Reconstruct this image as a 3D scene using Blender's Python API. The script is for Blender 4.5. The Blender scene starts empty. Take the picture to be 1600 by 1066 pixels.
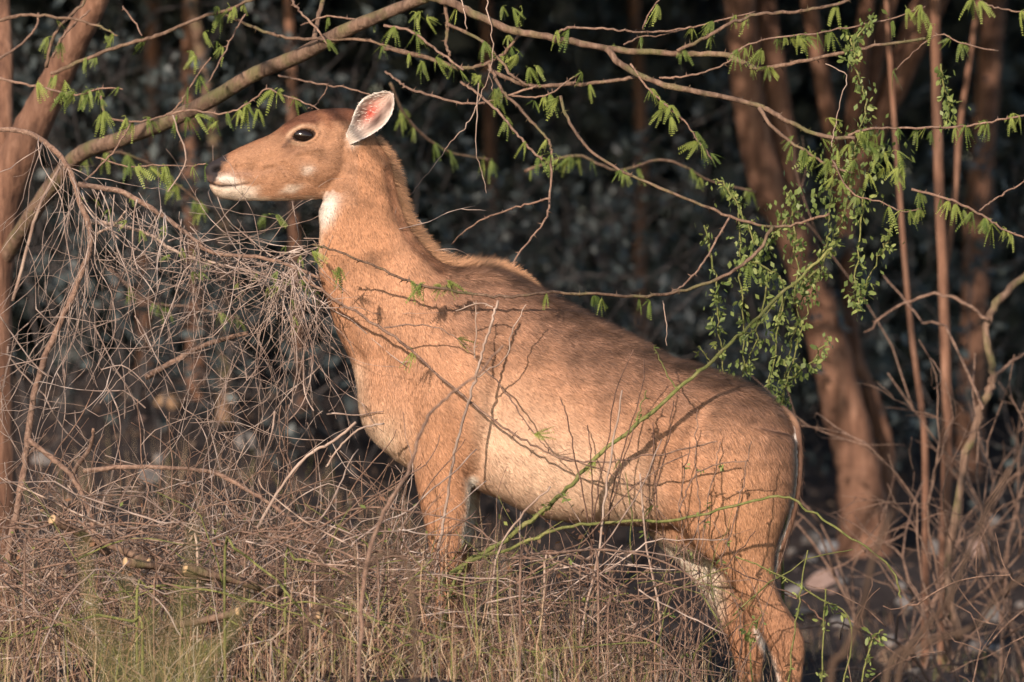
import bpy, math, random
import numpy as np
from mathutils import Vector, Matrix

random.seed(7)
rng = np.random.default_rng(7)
scene = bpy.context.scene
C = scene.collection

# ------------------------------------------------------------------ camera
CAM_Y, CAM_Z, FPX = -16.0, 1.5, 8000.0            # 180 mm lens, 8000 px per unit slope at 1600 px width
PITCH = math.atan(183.0 / FPX)
cam_d = bpy.data.cameras.new('camera')
cam = bpy.data.objects.new('camera', cam_d)
C.objects.link(cam)
cam.location = (0, CAM_Y, CAM_Z)
cam.rotation_euler = (math.pi / 2 - PITCH, 0, 0)
cam_d.lens = 180
cam_d.sensor_width = 36
cam_d.clip_start = 0.1
cam_d.clip_end = 3000
cam_d.dof.use_dof = True
cam_d.dof.focus_distance = 15.85
cam_d.dof.aperture_fstop = 3.0
scene.camera = cam

# ------------------------------------------------------------------ sky, sun, exposure
SUN_EL, SUN_AZ = 22.0, 22.0                        # light travels away from the camera and to the right
w = bpy.data.worlds.new('World')
scene.world = w
w.use_nodes = True
nt = w.node_tree
sky = nt.nodes.new('ShaderNodeTexSky')
sky.sky_type = 'NISHITA'
sky.sun_disc = False
sky.sun_elevation = math.radians(SUN_EL)
sky.sun_rotation = math.radians(180 + SUN_AZ)
bg = nt.nodes['Background']
nt.links.new(sky.outputs[0], bg.inputs[0])
bg.inputs[1].default_value = 0.125
sl = bpy.data.lights.new('sun', 'SUN')
sl.energy = 4.3
sl.angle = math.radians(0.55)
sl.color = (1.0, 0.83, 0.70)
so = bpy.data.objects.new('sun', sl)
C.objects.link(so)
sd = Vector((math.sin(math.radians(SUN_AZ)), math.cos(math.radians(SUN_AZ)), -math.tan(math.radians(SUN_EL))))
so.rotation_euler = sd.to_track_quat('-Z', 'Y').to_euler()
so.location = (-6, -20, 12)
vs = scene.view_settings
vs.view_transform = 'Standard'
vs.look = 'None'
vs.gamma = 1
vs.use_curve_mapping = False
vs.exposure = 0.46
scene.render.engine = 'CYCLES'
cy = scene.cycles
cy.use_denoising = True
cy.max_bounces = 6
cy.diffuse_bounces = 3
cy.glossy_bounces = 2
cy.transmission_bounces = 3
cy.transparent_max_bounces = 6

# ------------------------------------------------------------------ helpers
cp, sp_ = math.cos(PITCH), math.sin(PITCH)
def P(px, py, Y):
    """photo pixel (1600 x 1066) -> world point at depth Y"""
    a, b = (px - 800.0) / FPX, (533.0 - py) / FPX
    d = np.array([a, cp + b * sp_, -sp_ + b * cp])
    t = (Y - CAM_Y) / d[1]
    return np.array([0, CAM_Y, CAM_Z]) + d * t
def ppm(Y): return (Y - CAM_Y) / FPX               # metres per pixel at depth Y

def sstep(a, b, x):
    t = np.clip((np.asarray(x, float) - a) / (b - a), 0, 1)
    return t * t * (3 - 2 * t)

def mesh_from(name, v, f, cols=None, smooth=True):
    """f: (n,3) or (n,4) array or list of faces"""
    me = bpy.data.meshes.new(name)
    v = np.asarray(v, np.float32)
    if isinstance(f, np.ndarray):
        n, k = f.shape
        me.vertices.add(len(v)); me.vertices.foreach_set('co', v.ravel())
        me.loops.add(n * k); me.loops.foreach_set('vertex_index', f.astype(np.int32).ravel())
        me.polygons.add(n)
        me.polygons.foreach_set('loop_start', np.arange(0, n * k, k, dtype=np.int32))
        me.update(calc_edges=True)
    else:
        me.from_pydata([tuple(map(float, p)) for p in v], [], f)
    if cols is not None:
        a = me.color_attributes.new('Col', 'FLOAT_COLOR', 'POINT')
        c4 = np.ones((len(v), 4), np.float32); c4[:, :3] = cols
        a.data.foreach_set('color', c4.ravel())
    if smooth:
        me.polygons.foreach_set('use_smooth', np.ones(len(me.polygons), bool))
    return me

BASE = {}                                          # world offset of each object that parents others
def link(name, me, mat=None, parent=None, kind=None):
    o = bpy.data.objects.new(name, me)
    C.objects.link(o)
    if mat is not None and not me.materials: me.materials.append(mat)
    if parent is not None: o.parent = parent
    if kind: o['kind'] = kind
    return o
def thing(name, label, cat, loc, group=None):
    o = bpy.data.objects.new(name, None)
    C.objects.link(o)
    o.location = tuple(map(float, loc)); o.empty_display_size = 0.1
    o['label'] = label; o['category'] = cat
    if group: o['group'] = group
    BASE[o] = np.array(loc, float)
    return o
def tag(o, label, cat, group=None):
    o['label'] = label; o['category'] = cat
    if group: o['group'] = group
def part(name, v, f, mat, parent, cols=None, smooth=True, kind=None):
    b = BASE.get(parent, np.zeros(3))
    o = link(name, mesh_from(name, np.asarray(v) - b, f, cols, smooth), mat, parent, kind)
    BASE[o] = b
    return o

def spline(pts, per=6):
    p = np.asarray(pts, float)
    if len(p) < 3:
        t = np.linspace(0, 1, per + 1)[:, None]
        return p[0] * (1 - t) + p[-1] * t
    q = np.vstack([2 * p[0] - p[1], p, 2 * p[-1] - p[-2]])
    out = []
    for i in range(len(p) - 1):
        a, b, c, d = q[i], q[i + 1], q[i + 2], q[i + 3]
        for t in np.arange(per) / per:
            out.append(0.5 * (2 * b + (c - a) * t + (2 * a - 5 * b + 4 * c - d) * t * t + (3 * b - a - 3 * c + d) * t ** 3))
    out.append(p[-1])
    return np.array(out)

class MB:
    def __init__(s): s.v, s.f, s.c, s.n = [], [], [], 0
    def add(s, v, f, c=None):
        v = np.asarray(v, float); s.v.append(v); s.f.append(np.asarray(f, int) + s.n); s.n += len(v)
        if c is not None: s.c.append(np.broadcast_to(np.asarray(c, float), (len(v), 3)))
    def data(s):
        return np.vstack(s.v), np.vstack(s.f), (np.vstack(s.c) if s.c else None)
    def build(s, name, mat, parent=None, kind=None, smooth=True):
        v, f, c = s.data()
        return part(name, v, f, mat, parent, c, smooth, kind)

def tube(pts, radii, sides=6, lump=0.0):
    """closed tube of quads (degenerate tips) around a polyline"""
    p = np.asarray(pts, float); n = len(p)
    r = np.broadcast_to(np.asarray(radii, float), (n,)).copy()
    t = np.gradient(p, axis=0); t /= np.linalg.norm(t, axis=1)[:, None] + 1e-12
    u = np.cross(t[0], [0.13, 0.92, 0.37]); u /= np.linalg.norm(u) + 1e-12
    U = np.zeros_like(p); U[0] = u
    for i in range(1, n):
        u = u - t[i] * np.dot(u, t[i]); u /= np.linalg.norm(u) + 1e-12; U[i] = u
    W = np.cross(t, U)
    ang = np.arange(sides) / sides * 2 * math.pi
    rr = r[:, None] * (1 + (rng.normal(0, lump, (n, sides)) if lump else 0))
    v = p[:, None, :] + rr[:, :, None] * (np.cos(ang)[None, :, None] * U[:, None, :] + np.sin(ang)[None, :, None] * W[:, None, :])
    v = v.reshape(-1, 3)
    i = np.arange(n - 1)[:, None] * sides; j = np.arange(sides)[None, :]; k = (j + 1) % sides
    f = np.stack([i + j, i + k, i + sides + k, i + sides + j], -1).reshape(-1, 4)
    v = np.vstack([v, p[0], p[-1]])
    a, b = n * sides, n * sides + 1
    jj = np.arange(sides); kk = (jj + 1) % sides
    e = (n - 1) * sides
    cq = []
    for base, ring, flip in ((a, 0, True), (b, e, False)):
        for s_ in range(0, sides, 2):
            q = [base, ring + s_, ring + (s_ + 1) % sides, ring + (s_ + 2) % sides]
            cq.append(q[::-1] if flip else q)
    if sides % 2: cq = []
    return v, np.vstack([f, np.array(cq, int).reshape(-1, 4)]) if len(cq) else f

# ------------------------------------------------------------------ materials
def new_mat(name):
    m = bpy.data.materials.new(name); m.use_nodes = True
    return m, m.node_tree, m.node_tree.nodes['Principled BSDF']
def ramp(nt, fac, stops):
    r = nt.nodes.new('ShaderNodeValToRGB')
    el = r.color_ramp.elements
    while len(el) < len(stops): el.new(0.5)
    for e, (p, c) in zip(el, stops): e.position = p; e.color = (*c, 1)
    nt.links.new(fac, r.inputs[0]); return r.outputs[0]
def noise(nt, scale, detail=4, vec=None, rough=0.55):
    n = nt.nodes.new('ShaderNodeTexNoise'); n.inputs['Scale'].default_value = scale
    n.inputs['Detail'].default_value = detail; n.inputs['Roughness'].default_value = rough
    if vec is not None: nt.links.new(vec, n.inputs['Vector'])
    return n.outputs[0]
def geo_pos(nt): return nt.nodes.new('ShaderNodeNewGeometry').outputs['Position']
def mult(nt, a, b, fac=1.0, mode='MULTIPLY'):
    m = nt.nodes.new('ShaderNodeMix'); m.data_type = 'RGBA'; m.blend_type = mode
    m.inputs[0].default_value = fac
    nt.links.new(a, m.inputs[6]); nt.links.new(b, m.inputs[7]); return m.outputs[2]
def bump(nt, bs, h, strength, dist):
    b = nt.nodes.new('ShaderNodeBump'); b.inputs['Strength'].default_value = strength; b.inputs['Distance'].default_value = dist
    nt.links.new(h, b.inputs['Height']); nt.links.new(b.outputs[0], bs.inputs['Normal'])

def bark_mat(name, c0, c1, c2, scale=30, stretch=0.18, rough=0.85, moss=None):
    m, nt, bs = new_mat(name)
    mp = nt.nodes.new('ShaderNodeMapping'); mp.inputs['Scale'].default_value = (1, 1, stretch)
    nt.links.new(geo_pos(nt), mp.inputs[0])
    n1 = noise(nt, scale, 6, mp.outputs[0], 0.65)
    n2 = noise(nt, scale * 0.13, 3, geo_pos(nt))
    col = ramp(nt, n1, [(0.3, c0), (0.52, c1), (0.75, c2)])
    col = mult(nt, col, ramp(nt, n2, [(0.3, (0.6, 0.6, 0.6)), (0.7, (1.15, 1.1, 1.05))]))
    if moss:
        n3 = noise(nt, scale * 0.2, 3, geo_pos(nt))
        mm = nt.nodes.new('ShaderNodeMix'); mm.data_type = 'RGBA'
        nt.links.new(ramp(nt, n3, [(0.5, (0, 0, 0)), (0.68, (0.6, 0.6, 0.6))]), mm.inputs[0])
        nt.links.new(col, mm.inputs[6]); mm.inputs[7].default_value = (*moss, 1); col = mm.outputs[2]
    nt.links.new(col, bs.inputs['Base Color'])
    bs.inputs['Roughness'].default_value = rough
    bs.inputs['Specular IOR Level'].default_value = 0.25
    bump(nt, bs, n1, 1.0, 0.012)
    return m
def col_mat(name, rough=0.8, spec=0.2, transl=0.0, nscale=0, namp=0.3, sheen=0):
    """colour from the Col attribute, varied by noise; optional translucency for thin leaves"""
    m, nt, bs = new_mat(name)
    at = nt.nodes.new('ShaderNodeAttribute'); at.attribute_name = 'Col'
    col = at.outputs[0]
    if nscale:
        col = mult(nt, col, ramp(nt, noise(nt, nscale, 4, geo_pos(nt)), [(0.25, (1 - namp,) * 3), (0.75, (1 + namp,) * 3)]))
    nt.links.new(col, bs.inputs['Base Color'])
    bs.inputs['Roughness'].default_value = rough; bs.inputs['Specular IOR Level'].default_value = spec
    if transl: add_transl(nt, bs, col, transl)
    return m
def add_transl(nt, bs, col, fac):
    tr = nt.nodes.new('ShaderNodeBsdfTranslucent'); nt.links.new(col, tr.inputs[0])
    mx = nt.nodes.new('ShaderNodeMixShader'); mx.inputs[0].default_value = fac
    out = nt.nodes['Material Output']
    nt.links.new(bs.outputs[0], mx.inputs[1]); nt.links.new(tr.outputs[0], mx.inputs[2]); nt.links.new(mx.outputs[0], out.inputs[0])
def leaf_mat(name, a, b, transl=0.3, rough=0.5):
    m, nt, bs = new_mat(name)
    oi = nt.nodes.new('ShaderNodeObjectInfo')
    ad = nt.nodes.new('ShaderNodeMath'); ad.operation = 'ADD'
    nt.links.new(oi.outputs['Random'], ad.inputs[0])
    nt.links.new(noise(nt, 14, 2, geo_pos(nt)), ad.inputs[1])
    hf = nt.nodes.new('ShaderNodeMath'); hf.operation = 'MULTIPLY'; hf.inputs[1].default_value = 0.5
    nt.links.new(ad.outputs[0], hf.inputs[0])
    col = ramp(nt, hf.outputs[0], [(0.2, a), (0.8, b)])
    nt.links.new(col, bs.inputs['Base Color']); bs.inputs['Roughness'].default_value = rough
    bs.inputs['Specular IOR Level'].default_value = 0.35
    add_transl(nt, bs, col, transl)
    return m

M_BARK = bark_mat('thorn_bark', (0.09, 0.056, 0.040), (0.20, 0.13, 0.092), (0.31, 0.215, 0.16), 55, moss=(0.12, 0.13, 0.045))
M_TRUNK = bark_mat('trunk_bark', (0.075, 0.038, 0.026), (0.20, 0.107, 0.07), (0.36, 0.21, 0.145), 26)
M_TWIG = bark_mat('twig_bark', (0.14, 0.085, 0.065), (0.27, 0.175, 0.13), (0.40, 0.29, 0.22), 60, 1.0)
M_DRY = bark_mat('dry_twig', (0.24, 0.16, 0.125), (0.40, 0.30, 0.24), (0.56, 0.46, 0.39), 12, 1.0)
M_STRAND = bark_mat('dry_vine', (0.16, 0.105, 0.085), (0.37, 0.285, 0.24), (0.66, 0.58, 0.53), 5, 1.0)
M_DARKTWIG = bark_mat('dark_twig', (0.08, 0.048, 0.036), (0.16, 0.095, 0.07), (0.26, 0.165, 0.125), 60, 1.0)
M_GREENTWIG = bark_mat('green_twig', (0.10, 0.13, 0.035), (0.20, 0.21, 0.07), (0.33, 0.29, 0.14), 40, 1.0)
M_LEAF = leaf_mat('acacia_leaf', (0.12, 0.18, 0.04), (0.36, 0.41, 0.10), 0.32)
M_VINE = leaf_mat('vine_leaf', (0.12, 0.17, 0.045), (0.34, 0.38, 0.12), 0.3)
M_BGLEAF = leaf_mat('shade_leaf', (0.032, 0.043, 0.052), (0.072, 0.090, 0.088), 0.12)  # leaf colour darkened and blued for the wood's shade and haze
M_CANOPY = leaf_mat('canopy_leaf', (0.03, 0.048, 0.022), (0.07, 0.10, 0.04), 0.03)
M_SHADETWIG = bark_mat('shade_twig', (0.045, 0.042, 0.044), (0.085, 0.078, 0.08), (0.14, 0.128, 0.128), 40, 1.0)  # twig colour darkened and greyed to paint in the wood's shade
M_STRAW = col_mat('straw', 0.75, 0.25, 0.15)
M_COAT = col_mat('coat', 0.75, 0.18, 0.0, 60, 0.14)
M_FUR = col_mat('fur', 0.6, 0.25)

# ================================================================== ground
_gk = [(rng.uniform(0, 6.28), rng.normal(0, 1, 2), s, a) for s, a in ((.5, .05), (.9, .05), (1.6, .03), (3.1, .02), (5.5, .012), (11, .006)) for _ in range(3)]
def gz(x, y):
    x = np.asarray(x, float); y = np.asarray(y, float)
    z = -0.19 + .27 * (1 - sstep(-.25, .95, x))                               # bank under the forefeet
    z = z * (1 - sstep(3, 9, y)) + sstep(3, 9, y) * (-.10 + .50 * (1 - sstep(-2.2, .8, x)) * (1 - sstep(30, 60, y)))
    z = z - .10 * sstep(-1.5, -5, y) * 0
    near = 1 - .85 * np.exp(-((x - .3) / 1.0) ** 2 - (y / .5) ** 2)
    for ph, d, s, a in _gk: z = z + a * near * np.sin((x * d[0] + y * d[1]) * s + ph) * (1 - .6 * sstep(20, 60, np.hypot(x, y)))
    return z
gx = np.sinh(np.linspace(-5.6, 5.6, 240)) * 1.5
gy = np.sinh(np.linspace(-5.2, 6.2, 260)) * 1.6
GX, GY = np.meshgrid(gx, gy)
gv = np.stack([GX, GY, gz(GX, GY)], -1).reshape(-1, 3)
i = np.arange(len(gy) - 1)[:, None] * len(gx); j = np.arange(len(gx) - 1)[None]
gf = np.stack([i + j, i + j + 1, i + len(gx) + j + 1, i + len(gx) + j], -1).reshape(-1, 4)
m, nt, bs = new_mat('soil')
n1 = noise(nt, 2.2, 6, geo_pos(nt), .65); n2 = noise(nt, 40, 6, geo_pos(nt), .7)
c = ramp(nt, n1, [(.3, (.032, .026, .026)), (.55, (.056, .046, .045)), (.75, (.095, .080, .076))])
c = mult(nt, c, ramp(nt, n2, [(.3, (.55, .55, .55)), (.7, (1.2, 1.2, 1.2))]))
nt.links.new(c, bs.inputs['Base Color']); bs.inputs['Roughness'].default_value = .95; bs.inputs['Specular IOR Level'].default_value = .1
bump(nt, bs, n2, .8, .02)
ground = link('ground', mesh_from('ground', gv, gf), m, kind='structure')
# ================================================================== the antelope
def AX(px): return (px - 800.0) / 500.0
def AZ(py): return 1.5 - (py - 350.0) / 500.0
def loft(stations, Yc=0.0, nseg=40, per=4, low=0.0, pw=.9):
    """stations: (tx,ty,bx,by,halfwidth[,yc]) in photo pixels of the animal's mid plane -> closed lofted quads"""
    S = np.array([list(s) + ([Yc] if len(s) == 5 else []) for s in stations], float)
    S = spline(S, per)
    rings = []
    for tx, ty, bx, by, hw, yc in S:
        T = np.array([AX(tx), 0, AZ(ty)]); B = np.array([AX(bx), 0, AZ(by)])
        c, a = (T + B) / 2, (T - B) / 2
        th = np.arange(nseg) / nseg * 2 * math.pi
        cs, sn = np.cos(th), np.sin(th)
        wid = hw * np.sign(sn) * np.abs(sn) ** np.where(cs < 0, pw, .9) * (1 - low * cs)
        r = c + cs[:, None] * a + np.stack([np.zeros(nseg), wid + yc, np.zeros(nseg)], 1)
        rings.append(r)
    n = len(rings)
    v = np.vstack(rings + [rings[0].mean(0)[None], rings[-1].mean(0)[None]])
    i = np.arange(n - 1)[:, None] * nseg; j = np.arange(nseg)[None]; k = (j + 1) % nseg
    f = [tuple(q) for q in np.stack([i + j, i + k, i + nseg + k, i + nseg + j], -1).reshape(-1, 4)]
    for q in range(nseg):
        f.append((n * nseg, (q + 1) % nseg, q)); f.append((n * nseg + 1, (n - 1) * nseg + q, (n - 1) * nseg + (q + 1) % nseg))
    return v, f

torso = [(1240, 668, 1243, 745, .03), (1226, 645, 1229, 800, .10), (1192, 616, 1192, 845, .16), (1150, 594, 1142, 850, .192),
         (1100, 576, 1088, 838, .205), (1050, 560, 1036, 824, .212), (980, 522, 972, 820, .228), (910, 487, 898, 816, .235),
         (850, 455, 828, 802, .232), (803, 428, 770, 775, .215), (755, 416, 702, 752, .198), (716, 419, 642, 732, .18),
         (692, 411, 592, 696, .158), (672, 392, 566, 655, .138), (655, 373, 558, 602, .122), (644, 358, 547, 562, .108),
         (637, 345, 527, 520, .097), (631, 328, 512, 472, .090), (625, 306, 499, 432, .084), (620, 284, 497, 396, .079),
         (616, 262, 500, 360, .076), (606, 238, 499, 330, .074), (586, 217, 512, 300, .066), (560, 205, 520, 280, .05)]
head = [(592, 222, 566, 262, .03), (578, 192, 548, 285, .058), (556, 172, 524, 303, .072), (528, 169, 500, 311, .079), (495, 172, 472, 313, .080),
        (468, 180, 447, 314, .077), (446, 193, 427, 314.5, .067), (424, 209, 407, 314, .056), (398, 220, 387, 314, .049),
        (371, 232, 366, 313.5, .044), (352, 242, 350, 311, .042), (338, 249, 339, 307, .039), (328, 255, 331, 298, .032), (320, 263, 325, 286, .015)]
def legL(rows, Y, dx=0, dy=0, dYfoot=0):
    out = []
    for k, (ax, ay, bx, by, hw) in enumerate(rows):
        out.append((ax + dx, ay + dy, bx + dx, by + dy, hw, Y + dYfoot * k / (len(rows) - 1)))
    return out
fore = [(648, 610, 770, 600, .055), (646, 660, 765, 655, .068), (647, 705, 750, 700, .066), (650, 740, 737, 738, .060), (656, 780, 735, 780, .054), (664, 815, 731, 816, .048),
        (671, 850, 725, 850, .043), (673, 880, 723, 882, .042), (675, 905, 718, 905, .037), (680, 935, 712, 935, .028), (684, 980, 708, 980, .023), (684, 1020, 709, 1020, .024),
        (680, 1040, 714, 1042, .029), (679, 1055, 708, 1060, .026), (673, 1068, 710, 1072, .033), (668, 1082, 712, 1084, .036), (668, 1088, 712, 1088, .030)]
hind = [(1090, 660, 1236, 680, .07), (1068, 730, 1238, 740, .092), (1058, 780, 1232, 785, .094), (1062, 818, 1221, 820, .086), (1084, 850, 1211, 850, .072), (1115, 880, 1207, 884, .058),
        (1142, 910, 1211, 914, .048), (1163, 948, 1226, 944, .041), (1184, 980, 1244, 972, .036), (1197, 1005, 1255, 1003, .035), (1205, 1035, 1253, 1040, .029),
        (1212, 1066, 1249, 1070, .024), (1216, 1110, 1245, 1110, .022), (1212, 1142, 1248, 1144, .028), (1205, 1160, 1238, 1166, .025), (1196, 1180, 1240, 1186, .032), (1188, 1196, 1242, 1197, .036), (1188, 1202, 1242, 1202, .03)]
vv, ff = [], []; off = 0
for L in (loft(torso, low=0.10, pw=.62), loft(head, low=-0.04), loft(legL(fore, -.115, 0, 0, .02)), loft(legL(fore, .115, 14, 2, -.02)),
          loft(legL(hind, -.105, 0, 0, -.01)), loft(legL(hind, .115, -56, 2, 0)),
          loft([(1010, 800, 1010, 826, .02), (1040, 790, 1036, 848, .07), (1075, 800, 1070, 866, .085), (1110, 810, 1108, 872, .08), (1150, 815, 1150, 866, .05)])):
    vv.append(L[0]); ff += [tuple(i + off for i in q) for q in L[1]]; off += len(L[0])
tmp_me = bpy.data.meshes.new('tmp'); tmp_me.from_pydata([tuple(p) for p in np.vstack(vv)], [], ff); tmp_me.update()
tmp = bpy.data.objects.new('tmp', tmp_me); C.objects.link(tmp)
md = tmp.modifiers.new('r', 'REMESH'); md.mode = 'VOXEL'; md.voxel_size = 0.0048
dg = bpy.context.evaluated_depsgraph_get()
body_me = bpy.data.meshes.new_from_object(tmp.evaluated_get(dg))
bpy.data.objects.remove(tmp); bpy.data.meshes.remove(tmp_me)
nv = len(body_me.vertices)
co = np.empty(nv * 3, np.float32); body_me.vertices.foreach_get('co', co); co = co.reshape(-1, 3).astype(float)
ed = np.empty(len(body_me.edges) * 2, np.int32); body_me.edges.foreach_get('vertices', ed); ed = ed.reshape(-1, 2)
deg = np.bincount(ed.ravel(), minlength=nv).astype(float)[:, None]
def lap(x):
    out = np.zeros_like(x)
    for d in range(x.shape[1]):
        out[:, d] = np.bincount(ed[:, 0], x[ed[:, 1], d], nv) + np.bincount(ed[:, 1], x[ed[:, 0], d], nv)
    return out / deg
def pix(c): return c[:, 0] * 500 + 800, 350 + (1.5 - c[:, 2]) * 500
px, py = pix(co)
w_head = 1 - sstep(520, 575, px + 0.25 * (py - 250))           # the head keeps its detail
w_low = sstep(830, 900, py)
soft = (1 - w_head) * (1 - 0.8 * w_low)
for it in range(34):
    k = 0.6 if it < 4 else 0.6 * soft[:, None]
    co = co + k * (lap(co) - co)
def normals(c):
    body_me.vertices.foreach_set('co', c.astype(np.float32).ravel()); body_me.update()
    n = np.empty(nv * 3, np.float32); body_me.vertices.foreach_get('normal', n); return n.reshape(-1, 3).astype(float)
nrm = normals(co)
px, py = pix(co)
def g(cx, cyy, rx, ry=None, ang=0.0):
    ry = ry or rx; c_, s_ = math.cos(math.radians(ang)), math.sin(math.radians(ang))
    u = ((px - cx) * c_ + (py - cyy) * s_) / rx; v_ = (-(px - cx) * s_ + (py - cyy) * c_) / ry
    return np.exp(-(u * u + v_ * v_))
def seg(pts, wd):
    """soft distance falloff to a pixel polyline"""
    d = np.full(nv, 1e9)
    q = np.array(pts, float)
    for a, b in zip(q[:-1], q[1:]):
        ab = b - a; t = np.clip(((px - a[0]) * ab[0] + (py - a[1]) * ab[1]) / (ab @ ab), 0, 1)
        d = np.minimum(d, np.hypot(px - a[0] - t * ab[0], py - a[1] - t * ab[1]))
    return np.exp(-(d / wd) ** 2)
side = np.clip(np.abs(co[:, 1]) / 0.035, 0, 1)                 # only the flanks, not the ridge lines
h = np.zeros(nv)
h += .022 * g(690, 640, 55, 80, 10) + .014 * g(740, 560, 45, 90, 25) - .017 * seg([(745, 735), (765, 660), (780, 560)], 16)     # shoulder and the groove behind it
h += .018 * g(1150, 690, 60, 70) - .022 * g(1040, 720, 34, 60, 15) + .014 * g(1075, 600, 26) - .013 * seg([(1090, 640), (1060, 720), (1062, 780)], 14)
h += .010 * g(600, 640, 34, 50, 30) - .008 * seg([(560, 560), (600, 560), (640, 600), (655, 690)], 14) + .007 * seg([(540, 330), (580, 430), (640, 530)], 22)
h += -.006 * seg([(512, 440), (545, 520), (570, 580)], 9) - .006 * seg([(606, 268), (618, 330), (640, 375), (690, 420)], 7)
for k in range(6):
    x0 = 800 + k * 36
    h += .0022 * seg([(x0 + 10, 560), (x0 + 26, 660), (x0 + 18, 750)], 11)
h += .006 * g(506, 262, 32, 36) + .005 * g(470, 258, 30, 12, 25) - .007 * seg([(452, 234), (425, 247), (398, 262)], 9) - .006 * g(450, 236, 14, 9, 20)
h += .005 * seg([(500, 232), (470, 238), (440, 250), (412, 258)], 5) - .004 * seg([(470, 282), (500, 292), (526, 280)], 7)
h += -.005 * seg([(372, 262), (402, 269), (428, 263)], 4.5) + .007 * seg([(446, 201), (466, 194), (492, 197)], 5.5) - .004 * seg([(400, 228), (440, 214)], 7)
h += .006 * g(352, 279, 14, 8) + .005 * g(360, 301, 26, 8) - .006 * seg([(543, 215), (537, 260), (529, 300)], 8) - .004 * g(395, 294, 10, 12)
h += .0022 * seg([(420, 250), (436, 262), (448, 282)], 2.2) + .002 * seg([(440, 246), (462, 262), (470, 280)], 2.2) + .0005 * (sum(np.sin(px * a + py * b + k) for k, (a, b) in enumerate(((.21, .13), (.12, -.24), (.3, .08), (.17, .29))))) * .5 * (px < 545) * (py < 320)
h *= side
# eye socket, nostril, mouth
EX, EY = 476.5, 212.5
ca, sa = math.cos(math.radians(-10)), math.sin(math.radians(-10))
eu = ((px - EX) * ca + (py - EY) * sa) / 18.0; ev = (-(px - EX) * sa + (py - EY) * ca) / 10.0
er = np.sqrt(eu ** 2 + ev ** 2 * (1 + 0.25 * np.abs(eu)))
is_head = (px < 560) & (py < 322)
h += is_head * side * (-.013 * (1 - sstep(0.72, 1.02, er)) + .0045 * np.exp(-((er - 1.18) / .2) ** 2))
mouth = seg([(326, 287), (345, 291.5), (368, 290.5), (390, 287)], 1.9) * (1 - .55 * sstep(350, 392, px)) * (px < 396)
h += -.006 * mouth * is_head
nost = g(339.5, 264.5, 7.5, 3.6, -18)
h += -.016 * nost * side * is_head + .003 * np.exp(-((np.hypot((px - 338) / 1.6, py - 265) - 7) / 2.5) ** 2) * (px < 352) * is_head
co = co + nrm * h[:, None]
co[is_head] = (co + 0.25 * (lap(co) - co))[is_head]
nrm = normals(co); px, py = pix(co)

# coat colours (the animal's own markings plus some painted shade), with ragged edges
jx = sum(np.sin(co @ rng.normal(0, 1, 3) * f + rng.uniform(0, 6)) for f in (120, 170, 230, 320, 430)) / 2.2
jy = sum(np.sin(co @ rng.normal(0, 1, 3) * f + rng.uniform(0, 6)) for f in (110, 180, 250, 340, 460)) / 2.2
px, py = px + 1.6 * jx, py + 1.6 * jy
def lerp(a, b, t): return a * (1 - t[:, None]) + np.array(b) * t[:, None]
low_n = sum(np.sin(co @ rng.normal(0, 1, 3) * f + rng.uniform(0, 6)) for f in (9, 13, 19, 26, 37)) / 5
fin_n = sum(np.sin(co @ rng.normal(0, 1, 3) * f + rng.uniform(0, 6)) for f in (60, 85, 110, 150)) / 4
col = np.tile(np.array([.43, .226, .128]), (nv, 1))
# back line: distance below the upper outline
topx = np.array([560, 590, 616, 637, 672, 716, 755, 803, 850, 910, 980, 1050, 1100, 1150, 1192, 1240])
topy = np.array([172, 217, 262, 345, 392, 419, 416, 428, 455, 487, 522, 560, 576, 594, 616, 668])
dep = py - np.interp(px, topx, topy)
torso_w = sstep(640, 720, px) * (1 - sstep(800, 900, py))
col = lerp(col, (.25, .135, .086), np.clip((1 - sstep(10, 190, dep + 46 * low_n)) * torso_w * .95, 0, 1))  # darker back coat; its blotches partly stand in for branch shadows
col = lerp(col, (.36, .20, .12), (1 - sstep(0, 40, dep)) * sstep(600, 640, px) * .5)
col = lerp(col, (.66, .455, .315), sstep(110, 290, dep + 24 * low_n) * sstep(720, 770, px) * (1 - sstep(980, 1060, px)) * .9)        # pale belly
col = lerp(col, (.70, .50, .345), g(592, 688, 44, 42, 40) * .95)
col = lerp(col, (.70, .50, .35), seg([(552, 580), (556, 640), (576, 690), (630, 730)], 18) * .9)
col = lerp(col, (.47, .24, .13), g(690, 770, 50, 90) * .8)                                              # foreleg
col = lerp(col, (.48, .25, .13), g(1150, 820, 70, 110) * .7)
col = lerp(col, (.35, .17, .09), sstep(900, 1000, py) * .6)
col = lerp(col, (.43, .205, .10), (1 - sstep(600, 640, px)) * (1 - sstep(380, 480, py)) * .5)
col = lerp(col, (.78, .66, .52), sstep(-.10, -.02, co[:, 1] + .03 * low_n + .012 * fin_n) * sstep(1000, 1040, px) * (1 - sstep(1110, 1150, px)) * sstep(812, 856, py) * (1 - sstep(950, 1015, py)) * .9)          # white inner thigh and groin
col = lerp(col, (.80, .72, .60), np.clip(1.5 * seg([(736, 745), (735, 790), (729, 840)], 7), 0, .95) * (np.abs(co[:, 1]) > .04) * sstep(732, 748, py))                            # white back of the foreleg
col = lerp(col, (.80, .72, .62), seg([(1184, 990), (1200, 1020), (1214, 1066)], 5) * .85)
col = lerp(col, (.74, .62, .48), seg([(1241, 672), (1243, 740), (1235, 790)], 5) * .8)
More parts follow.
